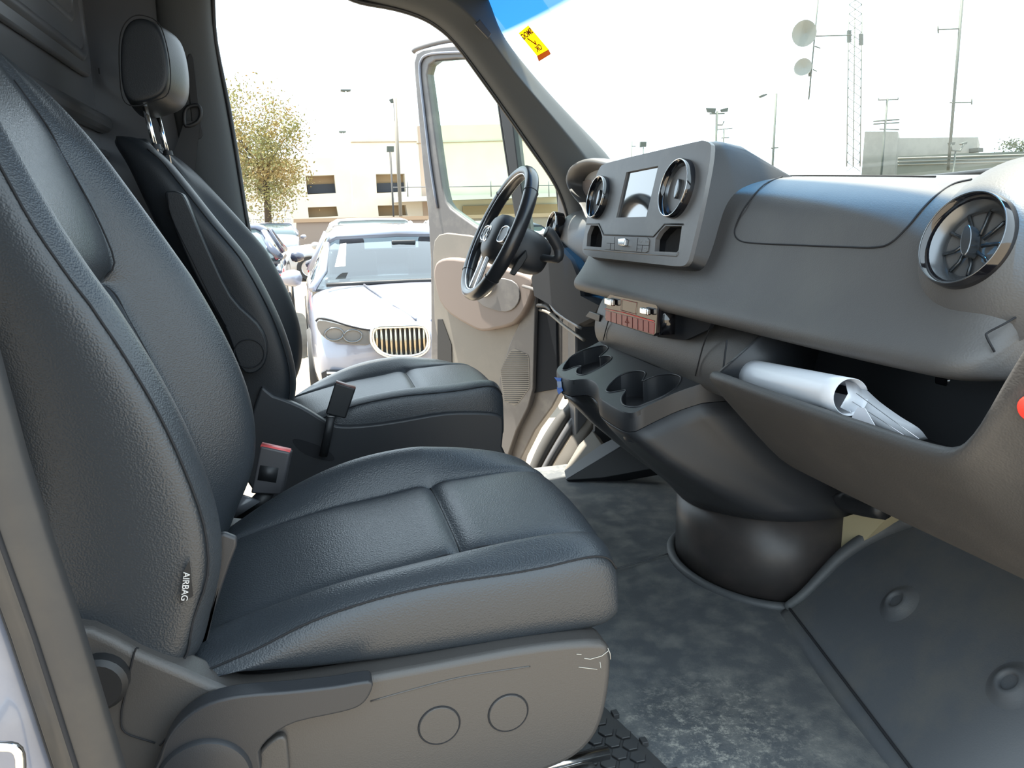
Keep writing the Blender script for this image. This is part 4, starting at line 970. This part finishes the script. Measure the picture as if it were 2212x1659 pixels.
# ------------------------------------------------------------------ far (driver) door standing open
HN = V(-.84, -.54, 0).normalized(); H0 = V(1.0, 2.91, 0); DDIR = V(-.54, .84, 0).normalized()
dp = lambda pts, off=0.0: [P(u, v, pl=(H0+HN*off, HN)) for u, v in pts]
dr = thing('van_door', 'open driver door of the van with its window frame, speaker grille and grab recess', 'door', (.78, 3.25, .0))
dout = [(930, 1075), (931, 770), (930, 560), (924, 460), (913, 360), (903, 250), (896, 170), (894, 135), (899, 116), (915, 107), (960, 100), (1010, 96), (1060, 110), (1115, 180), (1160, 250), (1200, 320), (1222, 380), (1232, 450), (1228, 640), (1213, 700), (1213, 840), (1192, 880), (1155, 930), (1125, 990), (1105, 1075)]
w1 = [(921, 160), (926, 140), (940, 130), (985, 126), (1058, 128), (1069, 172), (1084, 270), (1100, 375), (1118, 506), (1075, 508), (1031, 492), (992, 465), (972, 450), (962, 435), (955, 405), (944, 330), (932, 240)]
w2 = [(1096, 176), (1120, 200), (1160, 262), (1185, 310), (1197, 345), (1203, 400), (1206, 500), (1140, 507), (1130, 440), (1118, 355), (1106, 255)]
plate('door_frame', dp(dout), [dp(w1), dp(w2)], -HN*.045, 'doorm', dr, floor=False, bevel=.006, segs=3)
gg = glassmat('door_glass', (.88, .94, .88), .06)
for w_ in (w1, w2):
    c_ = sum(dp(w_, -.02), Vector())/len(w_)
    prism('window_glass', [c_+(p-c_)*1.02 for p in dp(w_, -.022)], -HN*.004, gg, dr, smooth=False)
    t = tube('glass_seal', cr(dp(w_, -.010), 3, True), .007, 'black', dr, closed=True, seg=8)
tube('drip_rail', cr(dp([(1060, 92), (1010, 88), (975, 87), (935, 95), (900, 106), (893, 112)], -.03), 3), .011, 'doorm', dr, seg=10)
tube('frame_ridge', cr(dp([(1030, 112), (960, 114), (925, 118), (910, 130), (907, 160), (918, 260), (930, 360), (944, 450)], .006), 3), .006, 'body', dr, seg=8)
prism('divider_bar', cr(dp([(1066, 130), (1092, 140), (1106, 255), (1118, 355), (1132, 440), (1140, 515), (1118, 515), (1100, 375), (1084, 270), (1069, 172)], .010), 1, True), -HN*.03, 'black', dr, bevel=.004)
up_ = [(935, 545), (938, 520), (948, 507), (965, 503), (1010, 508), (1060, 518), (1120, 530), (1195, 540), (1195, 640), (1158, 640), (1135, 715), (1102, 780), (1070, 860), (1060, 1070), (966, 1070), (950, 760), (938, 690)]
prism('door_trim', dp(up_, .014), -HN*.02, 'doorp', dr, bevel=.005)
ar_ = [(936, 600), (938, 575), (946, 563), (965, 557), (1000, 560), (1060, 572), (1130, 592), (1152, 612), (1140, 660), (1110, 700), (1068, 712), (1040, 716), (1015, 706), (972, 680), (948, 650)]
ap_ = prism('armrest', cr(dp(ar_, .060), 2, True), -HN*.05, mat('warm_grey_plastic', (.17, .135, .118), .5), dr, bevel=.016, segs=4, auto=60)
rc = [(1030, 606), (1070, 600), (1105, 606), (1120, 622), (1122, 645), (1112, 664), (1092, 674), (1060, 668), (1030, 650)]
rp_ = prism('grab_recess', cr(dp(rc, .066), 2, True), -HN*.01, 'doorm', dr, bevel=.003)
tube('inner_handle', cr(dp([(1040, 640), (1052, 636), (1062, 625), (1064, 612)], .078), 3), .008, 'chrome', dr, seg=10)
st_ = [(1135, 622), (1157, 632), (1155, 700), (1151, 840), (1140, 880), (1115, 930), (1098, 980), (1090, 1070), (1060, 1070), (1066, 900), (1080, 810), (1100, 745), (1125, 690)]
prism('speaker_panel', dp(st_, .030), -HN*.03, 'doorm', dr, bevel=.004)
gr_ = [(1103, 757), (1112, 753), (1140, 766), (1143, 775), (1144, 838), (1120, 871), (1110, 876), (1088, 866), (1080, 800), (1086, 785)]
gp = prism('speaker_grille', dp(gr_, .0315), -HN*.004, 'doorp', dr)
parts = []
for k in range(26):
    v = 760+k*4.4
    def clip(v):
        xs = []
        for (a, b), (c, d) in zip(gr_, gr_[1:]+gr_[:1]):
            if (b-v)*(d-v) < 0: xs.append(a+(c-a)*(v-b)/(d-b))
        return (min(xs)+2, max(xs)-2) if len(xs) >= 2 else None
    q = clip(v)
    if q: parts.append(tubeG(dp([(q[0], v), (q[1], v)], .0325), .0013, 5))
vs, fs = loftM(parts); obj('grille_slats', vs, fs, 'plastic', gp)
gp.children[0].location = (0, 0, 0)
prism('hinge_side_shade', dp([(1158, 640), (1200, 650), (1205, 840), (1150, 850), (1156, 700)], .012), -HN*.012, 'shade_dark', dr, bevel=.003)  # dark sheet painting the shadow on the hinge side of the door
prism('map_pocket', cr(dp([(945, 690), (955, 690), (975, 745), (980, 1070), (955, 1070), (945, 770)], .018), 1, True), -HN*.003, 'black', dr)
# ------------------------------------------------------------------ outside: the car lot
GZ = -.62
gm_ = mat('sunlit_asphalt', (.19, .155, .115), .85, mott=(3, (.22, .18, .135), .4, .7))
g_ = obj('ground', [V(-90, 1.0+2, GZ), V(160, 3.0, GZ), V(160, 130, GZ), V(-90, 130, GZ), V(-90, -60, GZ), V(160, -60, GZ)], [(0, 1, 2, 3), (4, 5, 1, 0)], gm_, smooth=False)
struct(g_, 'sunlit pale asphalt of the car lot', 'ground')
M['silver'] = mat('silver_car_paint', (.24, .25, .30), .30, metal=.3, coat=1.0)
M['wpaint'] = mat('white_car_paint', (.34, .34, .34), .3, coat=.8)
M['dpaint'] = mat('dark_blue_car_paint', (.03, .035, .06), .2, coat=1.0)
M['carglass'] = mat('car_glass', (.035, .055, .060), .04, spec=1.0, coat=1.0)
M['tyre'] = mat('tyre', (.02, .02, .02), .8)
M['tail'] = mat('tail_lamp_red', (.65, .01, .01), .2, coat=1)
M['slat_metal'] = mat('bronzed_slat', (.42, .38, .30), .25, metal=1.0)
M['rim_'] = mat('alloy', (.45, .45, .46), .3, metal=.9)
def car(name, label, x, y, head, Lc, Wc, Hc, paint, kind='sedan', detail=True, group=None, mirror='m'):
    """front of the car points along -y before turning by head"""
    t = thing(name, label, 'car', (x, y, GZ), (0, 0, head), group)
    w = Wc/2
    if kind == 'sedan': prof = [(0, .60, .42, .62), (.03, .72, .24, .86), (.12, .80, .20, .95), (.5, .86, .18, .985), (1.2, .93, .18, 1), (1.55, .98, .18, 1), (2.4, .99, .18, 1), (3.6, 1.0, .18, 1), (4.3, 1.03, .2, .985), (Lc-.25, 1.02, .24, .93), (Lc-.04, .92, .30, .86), (Lc, .75, .42, .7)]
    else: prof = [(0, .65, .45, .62), (.03, .85, .28, .86), (.12, .98, .22, .95), (.5, 1.05, .2, .985), (1.0, 1.12, .2, 1), (1.4, 1.14, .2, 1), (2.4, 1.15, .2, 1), (3.6, 1.16, .2, 1), (Lc-.3, 1.16, .24, .97), (Lc-.04, 1.08, .30, .92), (Lc, .85, .42, .8)]
    secs = []
    for s, h, b, k in prof:
        ww = w*k
        secs.append([V(px, s, pz) for px, pz in [(-ww*.9, b), (-ww*.99, b+.12), (-ww, (b+h)/2), (-ww*.985, h-.14), (-ww*.93, h-.05), (-ww*.75, h-.005), (-ww*.35, h+.018), (0, h+.02), (ww*.35, h+.018), (ww*.75, h-.005), (ww*.93, h-.05), (ww*.985, h-.14), (ww, (b+h)/2), (ww*.99, b+.12), (ww*.9, b)]])
    loft('body', secs, paint, t, local=True, sub=1)
    if kind == 'sedan': A = [(1.45, .95, .80), (1.7, 1.085, .78), (2.2, Hc-.105, .71), (2.6, Hc-.03, .685), (3.2, Hc, .67), (3.9, Hc-.07, .66), (4.45, 1.08, .74), (4.6, 1.0, .76)]
    else: A = [(1.15, 1.12, .84), (1.4, 1.28, .83), (1.95, Hc-.03, .72), (3.0, Hc, .72), (Lc-.6, Hc-.03, .71), (Lc-.2, 1.3, .80), (Lc-.1, 1.16, .82)]
    gs_ = []
    for s, h, k in A:
        bz = 1.0 if kind == 'sedan' else 1.13; bk = .93; bz = min(bz, h-.01)
        gs_.append([V(-w*bk, s, bz-.06), V(-w*bk, s, bz), V(-w*(k+.03), s, h-.06 if h > bz+.1 else h-.005), V(-w*k*.9, s, h-.012), V(0, s, h), V(w*k*.9, s, h-.012), V(w*(k+.03), s, h-.06 if h > bz+.1 else h-.005), V(w*bk, s, bz), V(w*bk, s, bz-.06)])
    return t, secs, gs_, w
def finish_car(t, gs_, w, paint, Lc, tail=True, glass='carglass', sub=1):
    loft('glasshouse', gs_, glass, t, local=True, sub=0)
    i0, i1 = 2, len(gs_)-3
    rs = []
    for s in gs_[i0:i1+1]: rs.append([p+V(0, 0, .012) for p in s[2:7]])
    rs = [[p+V(0, .0, 0) for p in rs[0]]]+rs
    loft('roof', rs, paint, t, closed=False, local=True, solid=.03)
    for sx in (0, 8):
        a = [s[sx if sx == 0 else 8] for s in gs_]
    for j in (2, 6):
        e_ = 1 if j == 2 else 7; m1 = gs_[len(gs_)//2]
        for pts_, r_ in (([gs_[0][e_], gs_[1][j], gs_[2][j]], .035), ([gs_[-3][j], gs_[-2][j], gs_[-1][e_]], .05), ([m1[e_], m1[j]], .035)):
            tube('roof_pillar', pts_, r_, paint, t, seg=8, local=True)
    for sx in (-1, 1):
        for sy in (.95, Lc-1.1):
            wl = lathe('wheel', [(0, .02), (.20, .0), (.23, .02), (.31, .03), (.335, 0), (.335, -.18), (.2, -.2), (0, -.2)], 'tyre', t, c=(0, 0, 0), n=(sx, 0, 0), seg=28, local=True); wl.location = (sx*(w-.02), sy, .335)
            lathe('wheel_rim', [(0, .03), (.05, .035), (.06, .015), (.19, .012), (.215, .032), (.225, .02)], 'rim_', wl, n=(sx, 0, 0), seg=20, local=True)
        mr = obj('wing_mirror', *latheG([(0, -.10), (.05, -.09), (.075, -.03), (.08, .03), (.06, .08), (0, .10)], 16, (sx*(w+.11), 1.85, 1.02), (1, 0, 0)), paint, t, local=True)
        if tail: box('tail_lamp', (sx*w*.80, Lc-.03, .88), (.26, .10, .16), 'tail', t, local=True, bevel=.02)

# silver saloon facing the van
bx, by = .93, 5.62
bt, secs, gs_, w = car('silver_sedan', 'silver saloon facing the van with an upright chrome kidney grille', bx, by, 0, 5.1, 1.88, 1.475, 'silver')
bgl = glassmat('windscreen_tint', (.42, .50, .52), .35, rough=.03, base=.16)
finish_car(bt, gs_, w, 'silver', 5.1, glass=bgl)
for sx in (-.42, .42):
    box('front_seat', (sx, 2.75, .92), (.50, .14, .62), 'plastic', bt, local=True, bevel=.05)
    box('front_headrest', (sx, 2.75, 1.28), (.26, .10, .16), 'plastic', bt, local=True, bevel=.04)
box('car_dashboard', (0, 1.75, .95), (1.5, .35, .12), 'plastic', bt, local=True, bevel=.04)
box('rear_bench', (0, 3.9, .95), (1.4, .2, .5), 'plastic', bt, local=True, bevel=.05)
box('rear_view_mirror', (0.05, 2.12, 1.30), (.24, .04, .07), 'black', bt, local=True, bevel=.01)
lc = lambda p: p-V(bx, by, GZ)
pw_ = mat('price_paper', (.30, .30, .30), .6)
prism('window_slip', [lc(p) for p in (P(735, 527, y=7.42), P(748, 525, y=7.42), P(746, 575, y=7.22), P(723, 577, y=7.22))], V(0, -.004, .001), pw_, bt, local=True, smooth=False)
ko = [(803, 725), (806, 712), (818, 706), (860, 704), (905, 703), (918, 708), (924, 722), (925, 742), (918, 758), (898, 768), (865, 770), (838, 768), (818, 758), (806, 742)]
for side in (0, 1):
    lp_ = [lc(p) for p in cr(PS(ko, y=by-.03), 3, True)]
    if side: lp_ = [V(-p.x, p.y, p.z) for p in lp_]
    gb_ = prism('kidney_grille', lp_, V(0, .08, 0), 'black', bt, local=True)
    tube('chrome_surround', [p+V(0, -.012, 0) for p in lp_], .020, 'chrome', gb_, closed=True, seg=10, local=True)
    x0 = min(p.x for p in lp_); x1 = max(p.x for p in lp_)
    for k in range(11):
        x = x0+(x1-x0)*(k+1)/12; zs = []
        for a, b in zip(lp_, lp_[1:]+lp_[:1]):
            if (a.x-x)*(b.x-x) < 0: zs.append(a.z+(b.z-a.z)*(x-a.x)/(b.x-a.x))
        if len(zs) >= 2: tube('slat', [V(x, lp_[0].y-.012, min(zs)+.012), V(x, lp_[0].y-.012, max(zs)-.012)], .0105, 'slat_metal', gb_, local=True, seg=8)
ho = [(684, 702), (690, 692), (720, 697), (760, 707), (803, 714), (803, 736), (790, 746), (745, 742), (715, 738), (693, 722)]
for side in (0, 1):
    lp_ = [lc(p) for p in cr(PS(ho, y=by-.012), 2, True)]
    if side: lp_ = [V(-p.x, p.y, p.z) for p in lp_]
    hb = prism('headlamp', lp_, V(0, .22, 0), mat('lamp_lens', (.12, .12, .12), .08, coat=1), bt, local=True, bevel=.004)
    for (u, v) in ((722, 722), (762, 726)):
        c = lc(P(u, v, y=by-.016)); 
        if side: c.x = -c.x
        tube('lamp_ring', ringpts(c, (0, -1, 0), .060, 24, 1.1, .75), .007, 'satindark', hb, closed=True, seg=6, local=True)
tube('bonnet_shut_line', [lc(p) for p in cr(PS([(682, 694), (690, 688), (715, 692), (750, 703), (785, 711), (803, 712), (815, 702)], y=by-.02), 3)], .007, 'seam', bt, local=True, seg=6)
prism('lower_intake', [lc(p) for p in PS([(694, 806), (705, 800), (830, 802), (1000, 802), (1000, 850), (700, 850)], y=by-.02)], V(0, .04, 0), 'black', bt, local=True)
for v in (806, 814): tube('intake_bar', [lc(P(706, v, y=by-.035)), lc(P(1000, v, y=by-.035))], .010, 'chrome', bt, local=True, seg=6)
rn = lathe('bonnet_badge', [(0, .006), (.040, .004), (.042, 0), (0, 0)], mat('badge_blue', (.03, .12, .45), .3), bt, c=(0, .10, .835), n=(0, -.5, .85), seg=28, local=True)
lathe('badge_ring', [(.032, .006), (.036, .008), (.042, .004)], 'chrome', rn, c=(0, .10, .835), n=(0, -.5, .85), seg=28, local=True)
vs, fs = loftM([tubeG([V(sx*.14, .10, .80), V(sx*.30, .6, .905), V(sx*.42, 1.35, .972)], .010, 8) for sx in (-1, 1)]); obj('bonnet_crease', vs, fs, 'silver', bt, local=True)
vs, fs = tubeG([V(x, 1.40+.1*(x/.8)**2*-1, .985) for x in (-.75, -.4, 0, .4, .75)], .018, 6); obj('wiper_well', vs, fs, 'black', bt, local=True)

def simplecar(nm, lab, x, y, head, Lc, Wc, Hc, paint, kind, group=None, tail=True):
    t, s, g, w = car(nm, lab, x, y, head, Lc, Wc, Hc, paint, kind, group=group); finish_car(t, g, w, paint, Lc, tail); return t
simplecar('dark_suv', 'dark blue car with a red tail lamp parked left of the silver saloon', -1.12, 13.8, math.pi, 4.7, 1.85, 1.50, 'dpaint', 'suv')
simplecar('white_sedan', 'white saloon parked side-on behind the dark blue car', -.80, 21.6, -math.pi/2, 4.4, 1.8, 1.30, 'wpaint', 'sedan')
simplecar('white_suv', 'white sport utility car right behind the silver saloon', .98+.35, 19.0, math.pi, 4.7, 1.88, 1.56, 'wpaint', 'suv')
simplecar('silver_hatchback', 'small pale car at the back by the white picket fence', -.95, 25.5, 0.0, 4.3, 1.8, 1.5, 'silver', 'suv')
simplecar('teal_sedan', 'blue-grey saloon seen through the front quarter of the open door glass', 4.6, 12.5, .25, 4.7, 1.85, 1.46, 'dpaint', 'sedan')
simplecar('white_hatchback', 'white car seen through the open door glass behind the wheel rim', 5.2, 21.0+4, 0, 4.5, 1.8, 1.52, 'wpaint', 'suv')

# garage building
YB = 60.0
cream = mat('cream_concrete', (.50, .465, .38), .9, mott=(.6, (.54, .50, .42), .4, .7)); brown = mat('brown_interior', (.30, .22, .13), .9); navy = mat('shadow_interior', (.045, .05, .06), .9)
bl_ = thing('parking_garage', 'cream concrete parking garage with square openings beyond the lot', 'building', (0, YB, GZ))
out_ = [(430, 560), (430, 345), (757, 340), (757, 273), (900, 272), (1092, 268), (1092, 232), (1190, 230), (1214, 230), (1214, 560)]
ops = [[(660, 380), (722, 378), (726, 417), (664, 420)], [(665, 448), (727, 446), (731, 467), (667, 470)], [(812, 376), (874, 375), (877, 414), (814, 417)], [(816, 444), (877, 443), (881, 465), (818, 467)], [(553, 382), (572, 382), (576, 420), (556, 420)]]
plate('facade', PS(out_, y=YB), [PS(o, y=YB) for o in ops], V(0, 14, 0), cream, bl_, hole_d=V(0, 1.2, 0), floor=False)
for o in ops:
    q = PS(o, y=YB+1.1); prism('opening_back', q, V(0, .1, 0), brown, bl_, smooth=False)
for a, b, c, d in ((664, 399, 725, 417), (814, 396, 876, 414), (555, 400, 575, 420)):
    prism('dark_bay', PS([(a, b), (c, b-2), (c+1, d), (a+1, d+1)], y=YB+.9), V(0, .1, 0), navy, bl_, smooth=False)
vs, fs = loftM([tubeG(PS([(900, 310), (1230, 300)], y=YB-.05), .03, 5), tubeG(PS([(757, 307), (900, 306)], y=YB-.05), .03, 5)]); obj('facade_joint', vs, fs, brown, bl_)
prism('upper_window', PS([(1127, 266), (1147, 266), (1147, 277), (1127, 277)], y=YB-.1), V(0, .1, 0), mat('blue_window', (.05, .14, .30), .3), bl_, smooth=False)
prism('brick_strip', PS([(902, 272), (921, 272), (940, 470), (915, 470)], y=YB-.05), V(0, .04, 0), mat('pale_brick', (.33, .26, .20), .9), bl_, smooth=False)
prism('entrance_awning', PS([(860, 425), (1230, 416), (1230, 424), (860, 436)], y=YB-3), V(0, 3, 0), mat('pale_awning', (.5, .5, .48), .7), bl_, smooth=False)
prism('ground_bay', PS([(1000, 445), (1230, 440), (1230, 500), (1000, 500)], y=YB-.3), V(0, .2, 0), brown, bl_, smooth=False)
vs, fs = loftM([tubeG(PS([(848, 405), (1230, 400)], y=YB-4), .04, 5)]+[tubeG(PS([(u, 390), (u+1, 425)], y=YB-4), .04, 5) for u in (880, 1060, 1185)]); o = obj('ramp_railing', vs, fs, 'steel', bl_)
lw = thing('boundary_wall', 'low grey block wall with a brown cap in front of the garage', 'wall', (0, 40, GZ))
prism('wall_blocks', PS([(640, 478), (1240, 466), (1240, 530), (640, 530)], y=40), V(0, .2, 0), mat('grey_block', (.20, .17, .15), .9), lw, smooth=False)
prism('wall_cap', PS([(634, 473), (1240, 459), (1240, 467), (634, 481)], y=39.9), V(0, .4, 0), mat('brown_cap', (.30, .22, .15), .9), lw, smooth=False)
# white picket fence
pf = thing('picket_fence', 'white metal picket fence under the tree', 'fence', (-1.8, 36, GZ))
def vpole(u, v, y, z0=GZ, r=.02): p = P(u, v, y=y); return tubeG([V(p.x, y, z0), p], r, 5)
for i in range(17):
    u = 524+i*6.3; g = vpole(u, 439, 36, r=.028); vs, fs = g; obj('picket', vs, fs, 'white', pf)
for v in (456, 474): 
    vs, fs = tubeG(PS([(515, v), (628, v-1)], y=36), .03, 5); obj('rail', vs, fs, 'white', pf)
# tree
def tree(lab, u, v, y, rx, rz, n, col1, trunk=True, seed=1):
    random.seed(seed); c = P(u, v, y=y); t = thing('tree', lab, 'tree', (c.x, y, GZ)); vs = []; fs = []
    cl = []
    while len(cl) < 46:
        q = V(random.uniform(-1, 1), random.uniform(-1, 1), random.uniform(-1, 1))
        if q.length < .95 and abs(q.x) < 1-.35*max(0, q.z): cl.append(q)
    for i in range(n):
        a = random.choice(cl); s = .34
        p = V(c.x+rx*(a[0]+random.gauss(0, .17)), y+rx*(a[1]+random.gauss(0, .17)), c.z+rz*(a[2]+random.gauss(0, .17)))
        d = V(random.gauss(0, 1), random.gauss(0, 1), random.gauss(0, 1)).normalized(); e = d.cross(V(random.random(), random.random(), random.random())).normalized()
        s = random.uniform(.04, .095)*y/38; k = len(vs); vs += [p-d*s, p+e*s*.5, p+d*s, p-e*s*.5]; fs.append((k, k+1, k+2, k+3))
    obj('foliage', vs, fs, col1, t, smooth=False)
    if trunk:
        br = [tubeG([V(c.x, y, GZ), V(c.x+.1, y, c.z-rz*.5), V(c.x, y, c.z+rz*.2)], [.16, .12, .05], 8)]
        for a in cl[:12]: br.append(tubeG([V(c.x+.05, y, c.z-rz*.4), V(c.x+rx*a[0]*.9, y+rx*a[1]*.9, c.z+rz*a[2]*.9)], [.05, .012], 5))
        vs, fs = loftM(br); obj('trunk', vs, fs, mat('bark', (.06, .045, .03), .9), t)
lf = mat('olive_leaves', (.20, .20, .075), .6, mott=(1.2, (.32, .23, .09), .45, .6))
tree('olive and orange leafed tree standing left beyond the door opening', 563, 318, 34, 1.95, 2.45, 15000, lf)
tree('small green tree top at the far right above the slatted roof', 2200, 318, 55, 1.6, .9, 700, mat('green_leaves', (.05, .075, .025), .6), False, 5)

pale = mat('pale_green_grey_metal', (.055, .068, .058), .7)
def pole(nm, lab, cat, top, y, r, extra=None, m=pale, group=None, lean=None):
    p = P(*top, y=y); b = V(p.x, y, GZ) if lean is None else P(*lean, y=y)
    t = thing(nm, lab, cat, (b.x, y, b.z)); 
    vs, fs = tubeG([b, p], r, 8); obj('pole', vs, fs, m, t)
    if extra: extra(t)
    return t
def X(name, path, r, y, m=pale):
    def f(t): vs, fs = tubeG(PS(path, y=y), r, 6); obj(name, vs, fs, m, t)
    return f
def multi(*fs_): 
    def f(t):
        for q in fs_: q(t)
    return f
def slab(name, pts, y, d=.2, m=pale):
    def f(t): prism(name, PS(pts, y=y), V(0, d, 0), m, t, smooth=False)
    return f
wm = mat('whitewashed_metal', (.13, .12, .10), .7)
pole('light_pole', 'tall pale street light pole in front of the garage', 'street light', (853, 212), 44, .10, slab('lamp_head', [(841, 215), (853, 211), (853, 222), (845, 222)], 44), wm)
pole('flood_light', 'short pole with a square floodlight beside the tall street light', 'floodlight', (843, 328), 42, .05, slab('lamp_head', [(836, 316), (851, 316), (851, 328), (836, 328)], 42), mat('dark_post', (.04, .04, .04), .7))
for (u, v, y, s, lab) in ((747, 194, 50, 1.0, 'upper twin-headed lot lamp against the white sky'), (740, 284, 75, .7, 'lower and smaller twin-headed lot lamp against the white sky')):
    pole('lot_lamp', lab, 'street light', (u, v+3), y, .035, slab('lamp_head', [(u-11*s, v-1), (u, v-1), (u+11*s, v-1), (u+11*s, v+1), (u+3, v+3), (u-3, v+3), (u-11*s, v+1)], y, .5, pale), mat('bright_pole', (.5, .5, .5), .6))
pole('flood_light', 'pole with two floodlights and crossarms above the control screen', 'floodlight', (1549, 240), 60, .10, multi(slab('lamp_head', [(1527, 233), (1547, 234), (1545, 244), (1530, 242)], 60), slab('lamp_head', [(1558, 236), (1574, 232), (1572, 241), (1560, 242)], 60), X('crossarm', [(1533, 246), (1565, 245)], .06, 60), X('bracket', [(1548, 270), (1560, 270), (1564, 262)], .06, 60)))
pole('utility_pole', 'slim utility pole with crossarms just right of the two floodlights', 'utility pole', (1564, 277), 65, .07, multi(X('crossarm', [(1550, 280), (1582, 277)], .04, 65), X('crossarm', [(1558, 298), (1575, 297)], .04, 65), X('crossarm', [(1556, 330), (1583, 330)], .05, 65), X('crossarm', [(1556, 336), (1583, 333)], .05, 65)))
pole('light_pole', 'tall street light pole with its lamp arm pointing left beyond the dash top', 'street light', (1677, 202), 50, .08, multi(slab('lamp_head', [(1641, 208), (1648, 204), (1658, 202), (1656, 206), (1645, 211)], 50), X('crossarm', [(1666, 320), (1681, 319)], .05, 50)))
pole('sign_post', 'short post with a square sign just left of the panel top', 'sign', (1390, 318), 70, .05, slab('sign_plate', [(1384, 306), (1397, 306), (1396, 317), (1383, 318)], 70))
pole('utility_pole', 'short utility pole with a stub arm rising beside the square sign', 'utility pole', (1365, 305), 70, .05, X('crossarm', [(1364, 316), (1373, 316)], .04, 70))
pole('stub_post', 'wide short pale post just above the dash beyond the panel', 'post', (1612, 334), 40, .09)
pole('utility_pole', 'utility pole with a pronged crossarm in front of the flat-roofed block', 'utility pole', (1917, 213), 57, .09, multi(X('crossarm', [(1897, 216), (1940, 215)], .05, 57), X('crossarm', [(1887, 262), (1942, 258)], .07, 57), X('crossarm', [(1887, 268), (1942, 265)], .06, 57), X('crossarm', [(1900, 279), (1942, 280)], .05, 57), X('prong', [(1898, 216), (1898, 211)], .04, 57), X('prong', [(1940, 215), (1940, 210)], .04, 57)))
# dish pole, lattice tower, stepped mast
dishm = mat('dish_shell', (.20, .21, .19), .7)
def dish(c, n, r):
    def f(t): o = lathe('dish', [(0, -.12*r*3), (r*.5, -.09*r*3), (r*.85, -.02), (r, .10), (r*.97, .10), (r*.8, .0), (0, -.1*r*3)], dishm, t, c=c, n=n, seg=24)
    return f
pole('dish_mast', 'slender leaning mast carrying two big microwave dishes', 'antenna', (1769, -20), 60, .06, multi(dish(P(1738, 72, y=60), (-.8, -.55, -.2), 1.05), dish(P(1735, 146, y=60), (-.75, -.6, .0), .75), X('arm', [(1762, 78), (1840, 76)], .05, 60), X('clamp', [(1748, 132), (1749, 165)], .12, 60), X('clamp', [(1756, 50), (1757, 82)], .12, 60), X('rung', [(1760, 100), (1772, 104)], .05, 60), X('rung', [(1756, 150), (1764, 154)], .05, 60)), lean=(1747, 215))
lt = thing('lattice_tower', 'faint washed-out lattice radio tower left of the flat-roofed block', 'tower', P(1845, 355, y=80))
pl_ = mat('washed_tower_paint', (.14, .155, .14), .8)
lg = [[(1834, -20), (1829, 360)], [(1863, -20), (1858, 360)], [(1847, -20), (1843, 360)]]
for k, l in enumerate(lg):
    vs, fs = tubeG(PS(l, y=80+(k == 2)*1.5), .07, 6); obj('leg', vs, fs, pl_, lt)
parts = []
for k in range(19):
    v = k*20-10; u0 = 1833.6-.013*v; u1 = 1862.7-.013*v
    parts.append(tubeG(PS([(u0, v), (u1, v+20)], y=80), .035, 4)); parts.append(tubeG(PS([(u1, v), (u0, v+20)], y=80), .035, 4)); parts.append(tubeG(PS([(u0, v), (u1, v)], y=80), .03, 4))
vs, fs = loftM(parts); obj('bracing', vs, fs, pl_, lt)
for (u, v, h) in ((1862, 85, 24), (1836, 78, 26)):
    prism('panel_antenna', PS([(u-3, v-h/2), (u+3, v-h/2), (u+3, v+h/2), (u-3, v+h/2)], y=79.5), V(0, .3, 0), pale, lt, smooth=False)
pole('radio_mast', 'tall stepped radio mast with two side arms at the right of the windscreen view', 'antenna', (2080, -20), 45, .10, multi(X('side_arm', [(2026, 64), (2073, 62)], .05, 45), X('antenna_rod', [(2026, 56), (2027, 72)], .05, 45), X('side_arm', [(2052, 222), (2098, 221)], .05, 45), X('antenna_rod', [(2099, 213), (2099, 226)], .05, 45)), lean=(2048, 368))
pole('flood_light', 'low post with a forked pair of floodlights in front of the slatted roof', 'floodlight', (2064, 327), 40, .05, multi(X('fork', [(2054, 312), (2056, 325), (2074, 326), (2082, 312)], .05, 40), slab('lamp_head', [(2052, 308), (2064, 307), (2062, 313), (2054, 314)], 40), slab('lamp_head', [(2076, 310), (2090, 306), (2089, 311), (2080, 313)], 40)))
blk = mat('pale_grey_render', (.25, .25, .22), .9, mott=(.8, (.22, .22, .195), .45, .6))
fb = thing('flat_roofed_block', 'pale flat-roofed block at the right beyond the dash', 'building', (P(1990, 340, y=58).x, 58, GZ))
def down(q):
    n_ = len(q); q[-1] = V(q[0].x, q[-1].y, GZ); q[-2] = V(q[-3].x, q[-2].y, GZ); return q
prism('tall_wing', down(PS([(1868, 284), (1940, 284), (1941, 380), (1868, 380)], y=58)), V(6.5, 7, 0), blk, fb, smooth=False)
prism('long_wing', down(PS([(1940, 298), (2113, 296), (2113, 380), (1940, 380)], y=59)), V(7.5, 7, 0), blk, fb, smooth=False)
prism('roof_vent', PS([(2113, 319), (2124, 320), (2124, 328), (2113, 328)], y=58), V(0, 1, 0), pale, fb, smooth=False)
sr = thing('slatted_shed', 'dark green slatted shed roof low at the right edge of the windscreen', 'building', (P(2080, 350, y=50).x, 50, GZ))
prism('shed_roof', down(PS([(1940, 338), (2060, 332), (2240, 326), (2240, 375), (1940, 375)], y=50)), V(2, 2, 0), mat('green_sheet', (.11, .125, .105), .8), sr, smooth=False)
vs, fs = loftM([tubeG(PS([(1940, v), (2240, v-9)], y=49.9), .05, 4) for v in (342, 349, 356)]); obj('roof_rib', vs, fs, mat('pale_rib', (.22, .23, .20), .8), sr)
